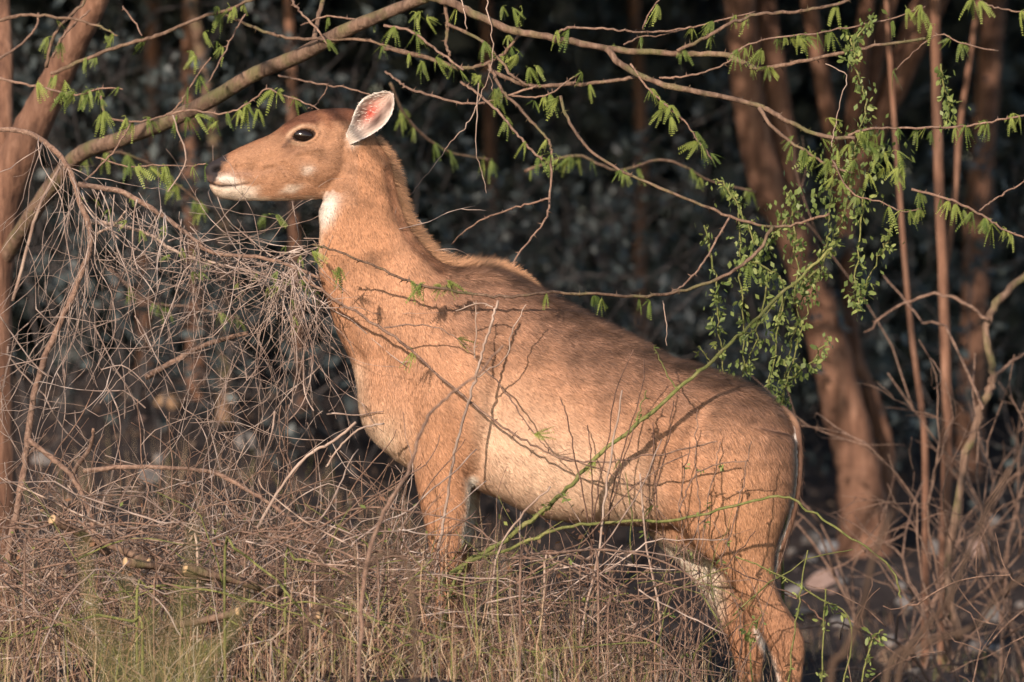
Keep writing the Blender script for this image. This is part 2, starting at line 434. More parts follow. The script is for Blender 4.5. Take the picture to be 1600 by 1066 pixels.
# head
hd = is_head.astype(float)
col = lerp(col, (.36, .19, .108), hd * .8)
col = lerp(col, (.66, .57, .48), np.clip(1.3 * g(553, 214, 9, 12, 20), 0, .9))
crown = seg([(446, 192), (478, 178), (520, 172), (562, 178)], 15) * hd
col = lerp(col, (.15, .060, .034), np.clip(crown * 2.2, 0, .95))
col = lerp(col, (.26, .115, .058), seg([(500, 178), (512, 192), (516, 200)], 5) * hd * .8)
col = lerp(col, (.34, .16, .085), seg([(352, 243), (398, 221), (440, 200)], 5) * hd * .7)
col = lerp(col, (.58, .40, .26), np.exp(-((er - 1.42) / .24) ** 2) * hd * (.05 + .55 * sstep(.7, -.9, eu) + .25 * sstep(-.1, -.9, ev)) )
col = lerp(col, (.22, .115, .07), g(455, 232, 20, 9, 12) * hd * .8)
col = lerp(col, (.32, .17, .10), seg([(384, 264), (410, 270), (440, 264), (462, 276)], 5) * hd * .75)
col = lerp(col, (.70, .56, .45), np.clip(1.15 * g(482, 266, 8, 7), 0, .9) * hd)
col = lerp(col, (.68, .54, .42), np.clip(1.1 * g(455, 296, 15, 5, -18), 0, .85) * hd)
jaw = (1 - sstep(386, 416, px)) * sstep(288, 292, py) * hd
col = lerp(col, (.64, .52, .41), jaw)
col = lerp(col, (.55, .38, .26), jaw * (1 - sstep(330, 352, px)) * .6)
col = lerp(col, (.78, .64, .48), seg([(400, 314), (440, 316), (490, 314)], 5) * hd * .8)
col = lerp(col, (.78, .70, .61), np.clip(1.7 * g(356, 281, 15, 7, 8), 0, 1) * hd)
col = lerp(col, (.62, .45, .33), g(372, 283, 16, 4, 10) * hd * .5)
col = lerp(col, (.33, .19, .13), seg([(352, 268), (372, 272), (392, 276)], 4) * hd * .7)
muz = np.clip(1.5 * (1 - sstep(338, 352, px + .35 * (py - 262))) * (1 - sstep(283, 289, py)), 0, 1) * hd
muz = np.maximum(muz, np.clip(1.6 * seg([(328, 256), (350, 247)], 5.5), 0, 1) * hd * (px < 354))
col = lerp(col, (.032, .026, .027), muz)
col = lerp(col, (.16, .10, .08), (1 - sstep(322, 338, px)) * sstep(270, 280, py) * (1 - sstep(284, 290, py)) * hd * .7)
col = lerp(col, (.008, .006, .006), np.clip(1.5 * nost, 0, 1) * hd)
col = lerp(col, (.035, .02, .016), np.clip(1.3 * mouth, 0, 1) * hd)
col = lerp(col, (.03, .018, .014), (1 - sstep(.98, 1.1, er)) * hd)
col = lerp(col, (.10, .05, .035), seg([(458, 218), (450, 224), (444, 230)], 3.0) * hd * .8)
col = lerp(col, (.70, .62, .54), np.clip(1.5 * g(510, 330, 13, 26, 22), 0, 1) * (py > 300))                 # white throat patch
col = lerp(col, (.70, .50, .34), seg([(496, 345), (500, 380), (495, 425)], 6) * .6)
col = lerp(col, (.22, .10, .055), seg([(604, 262), (616, 325), (640, 376), (692, 424)], 6) * .75)  # dark line painted as the shadow in the mane groove
hoofm = np.where(px < 900, sstep(1062, 1068, py), sstep(1174, 1180, py))
col = lerp(col, (.03, .025, .022), hoofm)
col *= (1 + .10 * low_n + .06 * fin_n)[:, None]
col = np.clip(col, 0.005, .92)
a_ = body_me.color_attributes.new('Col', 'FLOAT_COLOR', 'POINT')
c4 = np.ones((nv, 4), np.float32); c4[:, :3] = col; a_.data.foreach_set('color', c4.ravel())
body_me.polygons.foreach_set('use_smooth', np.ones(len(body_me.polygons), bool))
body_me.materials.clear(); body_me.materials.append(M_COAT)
body_me.name = 'antelope'
antelope = bpy.data.objects.new('antelope', body_me); C.objects.link(antelope)
tag(antelope, 'tan brown antelope standing in profile behind dry brush, head raised', 'antelope')

# ---- eyes
m_eye, nt, bs = new_mat('eye'); bs.inputs['Base Color'].default_value = (.012, .007, .005, 1); bs.inputs['Roughness'].default_value = .13
ring = (er > .7) & (er < 1.3) & is_head
for s_ in (-1, 1):
    ysurf = np.median(co[ring & (np.sign(co[:, 1]) == s_), 1])
    import bmesh
    bm = bmesh.new(); bmesh.ops.create_uvsphere(bm, u_segments=32, v_segments=20, radius=1)
    for v in bm.verts:
        q = np.array(v.co)
        x, y, z = q[0] * .036, q[1] * .019, q[2] * .0205
        v.co = (AX(EX) + x * ca + z * sa * -1, ysurf - s_ * .0125 + y, AZ(EY) + x * sa * -1 * -1 * -1 * -1 + z * ca)
    me = bpy.data.meshes.new('eye'); bm.to_mesh(me); bm.free()
    me.polygons.foreach_set('use_smooth', np.ones(len(me.polygons), bool))
    link('eye', me, m_eye, antelope)

# ---- ears: cupped leaf shapes with thickness
ear_front = [(538, 216), (545, 204), (551, 190), (557, 173), (567, 158), (583, 149), (605, 143)]
ear_back = [(540, 230), (557, 223), (577, 214), (597, 201), (610, 186), (617, 167), (616, 148)]
EF, EB = spline(ear_front, 6), spline(ear_back, 6)
for s_ in (-1, 1):
    nu, nw = len(EF), 15
    pts = np.zeros((nu, nw, 3)); cl = np.zeros((nu, nw, 3))
    for i in range(nu):
        t = i / (nu - 1)
        for j in range(nw):
            q = j / (nw - 1)
            p2 = EF[i] * (1 - q) + EB[i] * q
            if s_ == 1: p2 = p2 + np.array([-6 * t, -1 * t])
            cup = (1 - (2 * q - 1) ** 2)
            y = -.074 - .030 * math.sin(min(1, t * 1.15) * 1.6) + .044 * cup * (math.sin(math.pi * min(1, .15 + t * .85)) + .2) * float(sstep(.18, .55, t)) + .03 * (1 - float(sstep(0, .14, t)))
            pts[i, j] = (AX(p2[0]), y * (-s_), AZ(p2[1]))
            c = np.array([.46, .36, .30])  # inner ear tone darkened to paint shade into the cup
            edge = abs(2 * q - 1)
            def mixc(c, d, k): return c * (1 - k) + np.array(d) * k
            c = mixc(c, (.78, .42, .34), math.exp(-(((t - .72) / .22) ** 2 + ((q - .38) / .24) ** 2)) * .85)
            c = mixc(c, (.50, .06, .04), math.exp(-(((t - .58) / .13) ** 2 + ((q - .42) / .17) ** 2)) * .95)
            c = mixc(c, (.06, .035, .03), math.exp(-(((t - .56) / .20) ** 2 + ((q - .72) / .15) ** 2)) * 1.0)
            c = mixc(c, (.12, .07, .06), math.exp(-(((t - .82) / .09) ** 2 + ((q - .80) / .13) ** 2)) * .95)
            c = mixc(c, (.20, .12, .09), math.exp(-(((t - .45) / .14) ** 2 + ((q - .22) / .15) ** 2)) * .8)
            c = mixc(c, (.85, .80, .74), sstep(.82, 1, edge) * .9)
            c = mixc(c, (.62, .52, .43), (1 - sstep(0, .3, t)) * .8)
            c = c * (1 + .22 * math.sin(j * 2.9 + i * .9))
            cl[i, j] = c
    inner_v = pts.reshape(-1, 3)
    outer = pts.copy(); outer[:, :, 1] += .006 * (-s_)
    outer[:, 0] = pts[:, 0] - (0, .001 * s_, 0); outer[:, -1] = pts[:, -1] - (0, .001 * s_, 0)
    V = np.vstack([inner_v, outer.reshape(-1, 3)])
    colr = np.vstack([cl.reshape(-1, 3), np.tile([.20, .12, .085], (nu * nw, 1))])
    F = []
    for i in range(nu - 1):
        for j in range(nw - 1):
            a = i * nw + j
            F.append((a, a + 1, a + nw + 1, a + nw)); b = a + nu * nw
            F.append((b, b + nw, b + nw + 1, b + 1))
    for i in range(nu - 1):
        for j in (0, nw - 1):
            a = i * nw + j; F.append((a, a + nw, a + nw + nu * nw, a + nu * nw))
    for j in range(nw - 1):
        a = (nu - 1) * nw + j; F.append((a, a + 1, a + 1 + nu * nw, a + nu * nw))
    ear = link('ear', mesh_from('ear', V, F, colr), M_COAT, antelope)
    # pale hairs inside the ear and along its rim
    hb = MB()
    for q in range(230):
        i = rng.integers(2, nu - 1); rim = rng.random() < .45
        j = (0 if rng.random() < .6 else nw - 1) if rim else rng.integers(1, nw // 2 + 2)
        r0 = pts[i, j] + rng.normal(0, .0016, 3)
        nx = pts[i, min(nw - 1, j + 1)] - pts[i, max(0, j - 1)]; nx /= np.linalg.norm(nx) + 1e-9
        al = pts[min(nu - 1, i + 1), j] - pts[i - 1, j]; al /= np.linalg.norm(al) + 1e-9
        d = nx * (1 if j < nw / 2 else -.3) * rng.uniform(.6, 1) + al * rng.uniform(.2, .9) + np.array([0, s_ * .5, 0]) + rng.normal(0, .15, 3)
        d /= np.linalg.norm(d); L = rng.uniform(.008, .020)
        sdv = np.cross(d, [0, 1, 0]); sdv /= np.linalg.norm(sdv) + 1e-9
        hb.add([r0 - sdv * .0007, r0 + sdv * .0007, r0 + d * L], [[0, 1, 2]], np.array([.80, .72, .62]) * rng.uniform(.55, 1.1))
    v, f, c = hb.data()
    link('ear_hair', mesh_from('ear_hair', v, f, c), M_FUR, ear, 'stuff')

# ---- tail
tl = spline([(AX(1220), .0, AZ(640)), (AX(1242), -.04, AZ(664)), (AX(1247), -.07, AZ(715)), (AX(1244), -.08, AZ(765)), (AX(1233), -.085, AZ(815)), (AX(1219), -.085, AZ(855)), (AX(1213), -.085, AZ(890))], 5)
tr = np.interp(np.linspace(0, 1, len(tl)), [0, .15, .5, .8, 1], [.017, .014, .0115, .011, .003])
tv, tf = tube(tl, tr, 12)
tc = np.tile([.20, .105, .06], (len(tv), 1))
tcen = np.repeat(tl, 12, 0)
tc[:len(tcen)] = np.where((tv[:len(tcen)] - tcen)[:, :1] < -.005, [.62, .57, .52], [.16, .085, .055])
tc[:len(tcen)] = np.where(tcen[:, 2:] > AZ(672), [.30, .165, .10], tc[:len(tcen)])
tail = link('tail', mesh_from('tail', tv, tf, tc), M_COAT, antelope)

# ---- fur: short blades lying along the coat
def fur_blades(root, n, col, dirs, length, width, lift, jit, bend=.0):
    k = len(root)
    d = dirs + rng.normal(0, jit, (k, 3)); d -= n * np.sum(d * n, 1)[:, None]
    d /= np.linalg.norm(d, axis=1)[:, None] + 1e-9
    d = d + n * lift[:, None]; d /= np.linalg.norm(d, axis=1)[:, None]
    s = np.cross(d, n); s /= np.linalg.norm(s, axis=1)[:, None] + 1e-9
    ro = root - n * .001
    mid = ro + d * (length * .55)[:, None] + n * (length * .06)[:, None]
    tip = ro + d * length[:, None] - n * (length * bend)[:, None]
    W = (width / 2)[:, None]
    v = np.stack([ro - s * W, ro + s * W, mid - s * W * .7, mid + s * W * .7, tip], 1).reshape(-1, 3)
    b = np.arange(k)[:, None] * 5
    f = np.concatenate([b + [0, 1, 3], b + [0, 3, 2], b + [2, 3, 4]], 1).reshape(-1, 3)
    sh = rng.normal(1, .22, (k, 1))
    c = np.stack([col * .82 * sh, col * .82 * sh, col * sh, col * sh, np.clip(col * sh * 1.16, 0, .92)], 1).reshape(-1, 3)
    nn = np.repeat(n, 5, 0) * .85 + np.repeat(rng.normal(0, .2, (k, 3)), 5, 0)
    nn /= np.linalg.norm(nn, axis=1)[:, None]
    return v, f, np.clip(c, .004, .92), nn
def fur_obj(name, pieces, parent):
    off = 0; F = []
    for p in pieces: F.append(p[1] + off); off += len(p[0])
    me = mesh_from(name, np.vstack([p[0] for p in pieces]), np.vstack(F), np.vstack([p[2] for p in pieces]))
    me.normals_split_custom_set_from_vertices([tuple(x) for x in np.vstack([p[3] for p in pieces])])
    return link(name, me, M_FUR, parent, 'stuff')
body_me.calc_loop_triangles()
tri = np.empty(len(body_me.loop_triangles) * 3, np.int32); body_me.loop_triangles.foreach_get('vertices', tri); tri = tri.reshape(-1, 3)
A = np.linalg.norm(np.cross(co[tri[:, 1]] - co[tri[:, 0]], co[tri[:, 2]] - co[tri[:, 0]]), axis=1)
tn = nrm[tri].mean(1); tp = co[tri].mean(1)
tpx, tpy = pix(tp)
wgt = A * np.where(tn[:, 1] > .35, .12, 1.0) * np.where(tpy > 1030, .3, 1)
wgt *= np.where((tpx < 545) & (tpy < 325), 2.6, 1)
NF = 300000
ti = rng.choice(len(tri), NF, p=wgt / wgt.sum())
r1, r2 = rng.random((2, NF)); m_ = r1 + r2 > 1; r1[m_], r2[m_] = 1 - r1[m_], 1 - r2[m_]
b0 = 1 - r1 - r2
root = co[tri[ti, 0]] * b0[:, None] + co[tri[ti, 1]] * r1[:, None] + co[tri[ti, 2]] * r2[:, None]
rn = nrm[tri[ti, 0]] * b0[:, None] + nrm[tri[ti, 1]] * r1[:, None] + nrm[tri[ti, 2]] * r2[:, None]
rn /= np.linalg.norm(rn, axis=1)[:, None]
rc = col[tri[ti, 0]] * b0[:, None] + col[tri[ti, 1]] * r1[:, None] + col[tri[ti, 2]] * r2[:, None]
hx, hy = pix(root)
flow = np.tile(np.array([.75, 0, -.62]), (NF, 1))
def fl(wt, d):
    global flow
    d = np.array(d, float); d /= np.linalg.norm(d)
    flow = flow * (1 - wt[:, None]) + d * wt[:, None]
fl(1 - sstep(620, 760, hx), (.28, 0, -.95))
fl(sstep(780, 830, hx) * (1 - sstep(0, 90, hy - np.interp(hx, topx, topy))), (.93, 0, -.42))
fl(sstep(1080, 1180, hx), (.35, 0, -.93))
fl(sstep(760, 850, hy), (.05, 0, -1))
fl(((hx < 545) & (hy < 318)).astype(float), (.97, 0, -.12))
curl = np.exp(-(((hx - 1110) / 26) ** 2 + ((hy - 665) / 26) ** 2))
flow = flow + curl[:, None] * np.stack([-(hy - 665) / 26, np.zeros(NF), -(hx - 1110) / 26], 1) * .8
fh = (hx < 548) & (hy < 322)
ln = np.where(fh, .0065, .017) * rng.uniform(.6, 1.25, NF)
ln *= np.where((hy > 700) & (hx > 740) & (hx < 1040), 1.25, 1)
ln *= np.where((hx < 640) & (hy < 500) & ~fh, .75, 1)
ln *= np.where((hx > 700) & (hy - np.interp(hx, topx, topy) < 22), 1.25, 1)
heu = ((hx - EX) * ca + (hy - EY) * sa) / 18.0; hev = (-(hx - EX) * sa + (hy - EY) * ca) / 10.0
bald = fh & ((np.hypot(heu, hev) < 1.12) | ((hx < 346 - .35 * (hy - 262)) & (hy < 287)) | ((np.abs(hy - 289) < 2.5) & (hx < 394)))
bald |= np.where(hx < 900, hy > 1062, hy > 1174)
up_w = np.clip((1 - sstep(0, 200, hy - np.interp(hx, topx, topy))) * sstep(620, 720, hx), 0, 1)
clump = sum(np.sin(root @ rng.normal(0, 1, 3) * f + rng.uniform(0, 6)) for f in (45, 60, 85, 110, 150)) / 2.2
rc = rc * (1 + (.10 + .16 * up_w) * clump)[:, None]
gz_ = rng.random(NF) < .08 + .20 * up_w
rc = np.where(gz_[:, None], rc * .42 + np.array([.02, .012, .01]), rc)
rc = np.clip(np.where((rng.random(NF) < .12)[:, None], rc * 1.3 + .03, rc), .01, .9)
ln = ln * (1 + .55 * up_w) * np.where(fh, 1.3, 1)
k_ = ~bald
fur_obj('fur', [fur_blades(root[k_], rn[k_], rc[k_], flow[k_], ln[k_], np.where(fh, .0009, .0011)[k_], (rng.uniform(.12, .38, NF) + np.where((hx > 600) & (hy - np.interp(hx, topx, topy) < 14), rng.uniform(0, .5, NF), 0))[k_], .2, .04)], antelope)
# ---- mane: longer hair standing along the crest of neck and withers
mp = np.array([(590, 212), (606, 236), (617, 262), (622, 284), (627, 306), (633, 328), (640, 346), (650, 362), (666, 382), (684, 400), (704, 410), (730, 413), (760, 414), (790, 421), (812, 432), (836, 446)], float)
ms = spline(mp, 8)
NM = 6000
u = rng.random(NM) * (len(ms) - 1.01); iu = u.astype(int); fu = (u - iu)[:, None]
p2 = ms[iu] * (1 - fu) + ms[iu + 1] * fu
tg = ms[iu + 1] - ms[iu]; tg /= np.linalg.norm(tg, axis=1)[:, None]
n2 = np.stack([tg[:, 1], -tg[:, 0]], 1)                         # outward from the crest, pixel space
yy = rng.normal(-.004, .010, NM)
rt = np.stack([AX(p2[:, 0] - n2[:, 0] * 5), yy, AZ(p2[:, 1] - n2[:, 1] * 5)], 1)
up = np.stack([n2[:, 0] + rng.normal(0, .28, NM), rng.normal(0, .3, NM), -n2[:, 1] + rng.normal(0, .28, NM)], 1); al = np.stack([tg[:, 0], np.zeros(NM), -tg[:, 1]], 1)
tt = u / len(ms)
back = np.where(tt < .55, .55, 1.05) * rng.uniform(.4, 1.6, NM)
mdir = up + al * back[:, None]
mlen = np.interp(tt, [0, .15, .45, .6, .72, .9, 1], [.022, .034, .038, .042, .040, .040, .022]) * rng.uniform(.35, 1.35, NM)
mc = np.tile([.46, .25, .135], (NM, 1)) * rng.normal(1, .2, (NM, 1))
mnn = np.stack([n2[:, 0] * .6, np.full(NM, -.7), -n2[:, 1] * .6], 1); mnn /= np.linalg.norm(mnn, axis=1)[:, None]
dl = mdir / np.linalg.norm(mdir, axis=1)[:, None]
sv = np.cross(dl, np.tile([0, -1., 0], (NM, 1))); sv /= np.linalg.norm(sv, axis=1)[:, None]
W = .0008
tip = rt + dl * mlen[:, None] + al * (mlen * .15)[:, None]; mid = rt + dl * (mlen * .5)[:, None]
v = np.stack([rt - sv * W, rt + sv * W, mid - sv * W * .7, mid + sv * W * .7, tip], 1).reshape(-1, 3)
b = np.arange(NM)[:, None] * 5
f = np.concatenate([b + [0, 1, 3], b + [0, 3, 2], b + [2, 3, 4]], 1).reshape(-1, 3)
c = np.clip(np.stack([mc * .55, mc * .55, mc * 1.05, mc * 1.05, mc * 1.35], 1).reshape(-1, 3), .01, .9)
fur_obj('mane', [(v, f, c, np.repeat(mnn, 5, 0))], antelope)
# ---- tail hair
NT = 2600
u = rng.random(NT) * (len(tl) - 1.01); iu = u.astype(int); th = rng.uniform(0, 2 * math.pi, NT)
cen = tl[iu] + (tl[iu + 1] - tl[iu]) * (u - iu)[:, None]
td = tl[iu + 1] - tl[iu]; td /= np.linalg.norm(td, axis=1)[:, None]
tnr = np.stack([np.cos(th), np.sin(th), np.zeros(NT)], 1)
tcol = np.where((tnr[:, :1] < -.4) & (cen[:, 2:] < AZ(674)), [.70, .66, .61], [.18, .10, .065]) * rng.normal(1, .15, (NT, 1))
fur_obj('tail_hair', [fur_blades(cen + tnr * np.interp(iu, range(len(tr)), tr)[:, None], tnr, tcol, td, rng.uniform(.012, .03, NT), np.full(NT, .0012), rng.uniform(.1, .5, NT), .12)], tail)
# ================================================================== plants: leaf meshes and builders
def unit(v):
    v = np.asarray(v, float); return v / (np.linalg.norm(v) + 1e-12)
def pinna(mb, base, d, side, L, wd, n=11, droop=.34):
    """one feather of paired leaflets"""
    d = unit(d); side = unit(side - d * np.dot(side, d)); nn = np.cross(d, side)
    pts = []
    for k in range(n + 1):
        t = k / n
        pts.append(base + d * L * t + np.array([0, 0, -1]) * droop * L * t * t)
    v, f = tube(np.array(pts)[::3], L * .018, 4); mb.add(v, f)
    for k in range(1, n + 1):
        t = k / n; p = pts[k]
        w_ = wd * (0.55 + .6 * math.sin(math.pi * min(1, .12 + .8 * t))) * rng.uniform(.88, 1.1)
        for sg in (-1, 1):
            dirv = unit(side * sg + d * .35 + nn * rng.normal(0, .12))
            hw = L / n * .60
            a = p + dirv * w_ * .08; q = p + dirv * w_
            mb.add([a - d * hw * .5, a + d * hw * .7, q + d * hw * .7, q - d * hw * .25], [[0, 1, 2, 3]])
def make_leaf(seed, npin):
    """a drooping bipinnate leaf about 7 cm long, hanging along -Z from the origin"""
    global rng
    keep, rng = rng, np.random.default_rng(seed)
    mb = MB()
    st = [np.zeros(3), np.array([rng.normal(0, .004), rng.normal(0, .004), .006]), np.array([rng.normal(0, .01), rng.normal(0, .01), .002])]
    v, f = tube(spline(st, 3), .0009, 4); mb.add(v, f)
    for k in range(npin):
        az = rng.uniform(0, 6.28); out = rng.uniform(.1, .8)
        d = np.array([math.cos(az) * out, math.sin(az) * out, -rng.uniform(.6, 1)])
        mb.add(*pin_data(st[2], d, np.cross(d, rng.normal(0, 1, 3)), rng.uniform(.030, .062), rng.uniform(.0052, .0074)))
    v, f, _ = mb.data(); rng = keep
    me = mesh_from('leaf', v, f, None, False); me.materials.append(M_LEAF)
    return me
def pin_data(base, d, side, L, wd):
    mb = MB(); pinna(mb, base, d, side, L, wd); v, f, _ = mb.data(); return v, f
LEAVES = [make_leaf(100 + k, 3 + k % 5) for k in range(10)]
def make_oval(seed, n, size, mat, name='leaf'):
    """a sprig of n small oval leaflets"""
    r = np.random.default_rng(seed); mb = MB()
    for k in range(n):
        d = unit([r.normal(0, .7), r.normal(0, .7), -r.uniform(.1, 1)]); s = unit(np.cross(d, r.normal(0, 1, 3))); nn = np.cross(d, s)
        b = np.array([r.normal(0, .006), r.normal(0, .006), -k * .004]); L = size * r.uniform(.7, 1.2); w_ = L * r.uniform(.20, .32)
        b = b + d * .004
        mb.add([b, b + d * L * .3 + s * w_ * .85 + nn * .1 * w_, b + d * L * .75 + s * w_ * .7 + nn * .1 * w_, b + d * L,
                b + d * L * .75 - s * w_ * .7 + nn * .1 * w_, b + d * L * .3 - s * w_ * .85 + nn * .1 * w_, b + d * L * .5 - nn * .06 * w_],
               [[0, 1, 2, 6], [6, 2, 3, 4], [0, 6, 4, 5]])
    v, f, _ = mb.data(); me = mesh_from(name, v, f); me.materials.append(mat)
    return me
OVALS = [make_oval(300 + k, 3 + k % 5, .024, M_VINE) for k in range(8)]
def put_leaf(me, p, parent, scale=1.0, tilt=.5, name='leaf'):
    o = bpy.data.objects.new(name, me); C.objects.link(o); o.parent = parent
    o.location = tuple(np.asarray(p) - BASE[parent])
    o.rotation_euler = (rng.normal(0, tilt), rng.normal(0, tilt), rng.uniform(0, 6.28))
    s = scale * rng.uniform(.65, 1.2); o.scale = (s, s, s)
    return o

def pts3(pl, Y0, Y1, per=5, wob=0.0):
    """pixel polyline -> wobbling 3-D curve whose depth runs from Y0 to Y1"""
    n = len(pl); out = [P(x, y, Y0 + (Y1 - Y0) * k / (n - 1)) for k, (x, y) in enumerate(pl)]
    c = spline(out, per)
    if wob:
        w_ = rng.normal(0, wob, c.shape); w_[0] = 0; w_[-1] = 0; c = c + w_
    return c
def thorns(mb, c, r, n, L=.017):
    for _ in range(n):
        k = rng.integers(1, len(c) - 1); d = unit(rng.normal(0, 1, 3)); t = unit(c[k + 1] - c[k - 1]); d = unit(d - t * (d @ t) + t * .3)
        s = unit(np.cross(d, t)); b = c[k] + d * r[k] * .6; w_ = .0030
        mb.add([b - s * w_, b + s * w_, b + t * w_ * 1.5, b + d * L * rng.uniform(.6, 1.2)], [[0, 1, 3, 3], [1, 2, 3, 3], [2, 0, 3, 3]])
def branch(parent, name, pl, Y0, Y1, r0, r1, mat, thorn=0, sides=8, wob=.002, per=5, leaf=0, leafset=None, lscale=1.0):
    """r0, r1: half-widths in photo pixels"""
    c = pts3(pl, Y0, Y1, per, wob)
    r = np.linspace(r0 * ppm(Y0), r1 * ppm(Y1), len(c)) * (1 + rng.normal(0, .05, len(c)))
    mb = MB(); mb.add(*tube(c, r, sides, .05))
    if thorn:
        tb = MB(); thorns(tb, c, r, thorn)
        v, f, _ = tb.data(); f = f[:, :3]
        mb.add(v, np.column_stack([f, f[:, 2]]))
    v, f, _ = mb.data()
    q = [tuple(dict.fromkeys(x)) for x in f.tolist()]
    o = part(name, v, q, mat, parent)
    for _ in range(leaf):
        k = rng.integers(1, len(c)); put_leaf(random.choice(leafset), c[k], parent, lscale, .25 if leafset is LEAVES else .6)
    return o, c

# ================================================================== the thorn tree with the long overhanging branches
tree = thing('thorn_tree', 'thorny tree with a forked trunk and long arching branches over the antelope', 'tree', (P(8, 700, 2.2)[0], 2.2, float(gz(P(8, 700, 2.2)[0], 2.2))))
b0 = BASE[tree]
tk = np.vstack([[b0 + (-.03, 0, -.15)], [P(-14, 640, 2.2)], [P(-14, 450, 2.2)], [P(2, 320, 2.2)], [P(34, 235, 2.15)], [P(70, 160, 2.1)], [P(110, 80, 2.0)], [P(152, -5, 1.9)], [P(190, -120, 1.8)], [P(215, -260, 1.7)]])
c = spline(tk, 8); r = np.interp(np.linspace(0, 1, len(c)), [0, .3, .45, .6, .8, 1], [.085, .075, .070, .055, .042, .028])
v, f = tube(c, r, 16, .03); part('trunk', v, f, M_TRUNK, tree)
c = spline([P(8, 330, 2.2), P(2, 220, 2.25), P(4, 90, 2.3), P(-4, -40, 2.4), P(-30, -240, 2.5)], 8)
v, f = tube(c, np.linspace(.05, .03, len(c)), 12, .03); part('limb', v, f, M_TRUNK, tree)
c = spline([P(-18, 440, 2.2), P(14, 392, 2.15), P(62, 318, 1.9), P(120, 245, 1.7), P(190, 217, 1.5), P(262, 190, 1.3), P(332, 155, 1.1), P(400, 115, .95), P(470, 86, .8), P(540, 48, .65), P(610, 18, .55), P(668, -4, .45)], 7)
r = np.interp(np.linspace(0, 1, len(c)), [0, .5, .8, 1], [.030, .026, .024, .016])
v, f = tube(c, r, 14, .035); part('limb', v, f, M_BARK, tree)
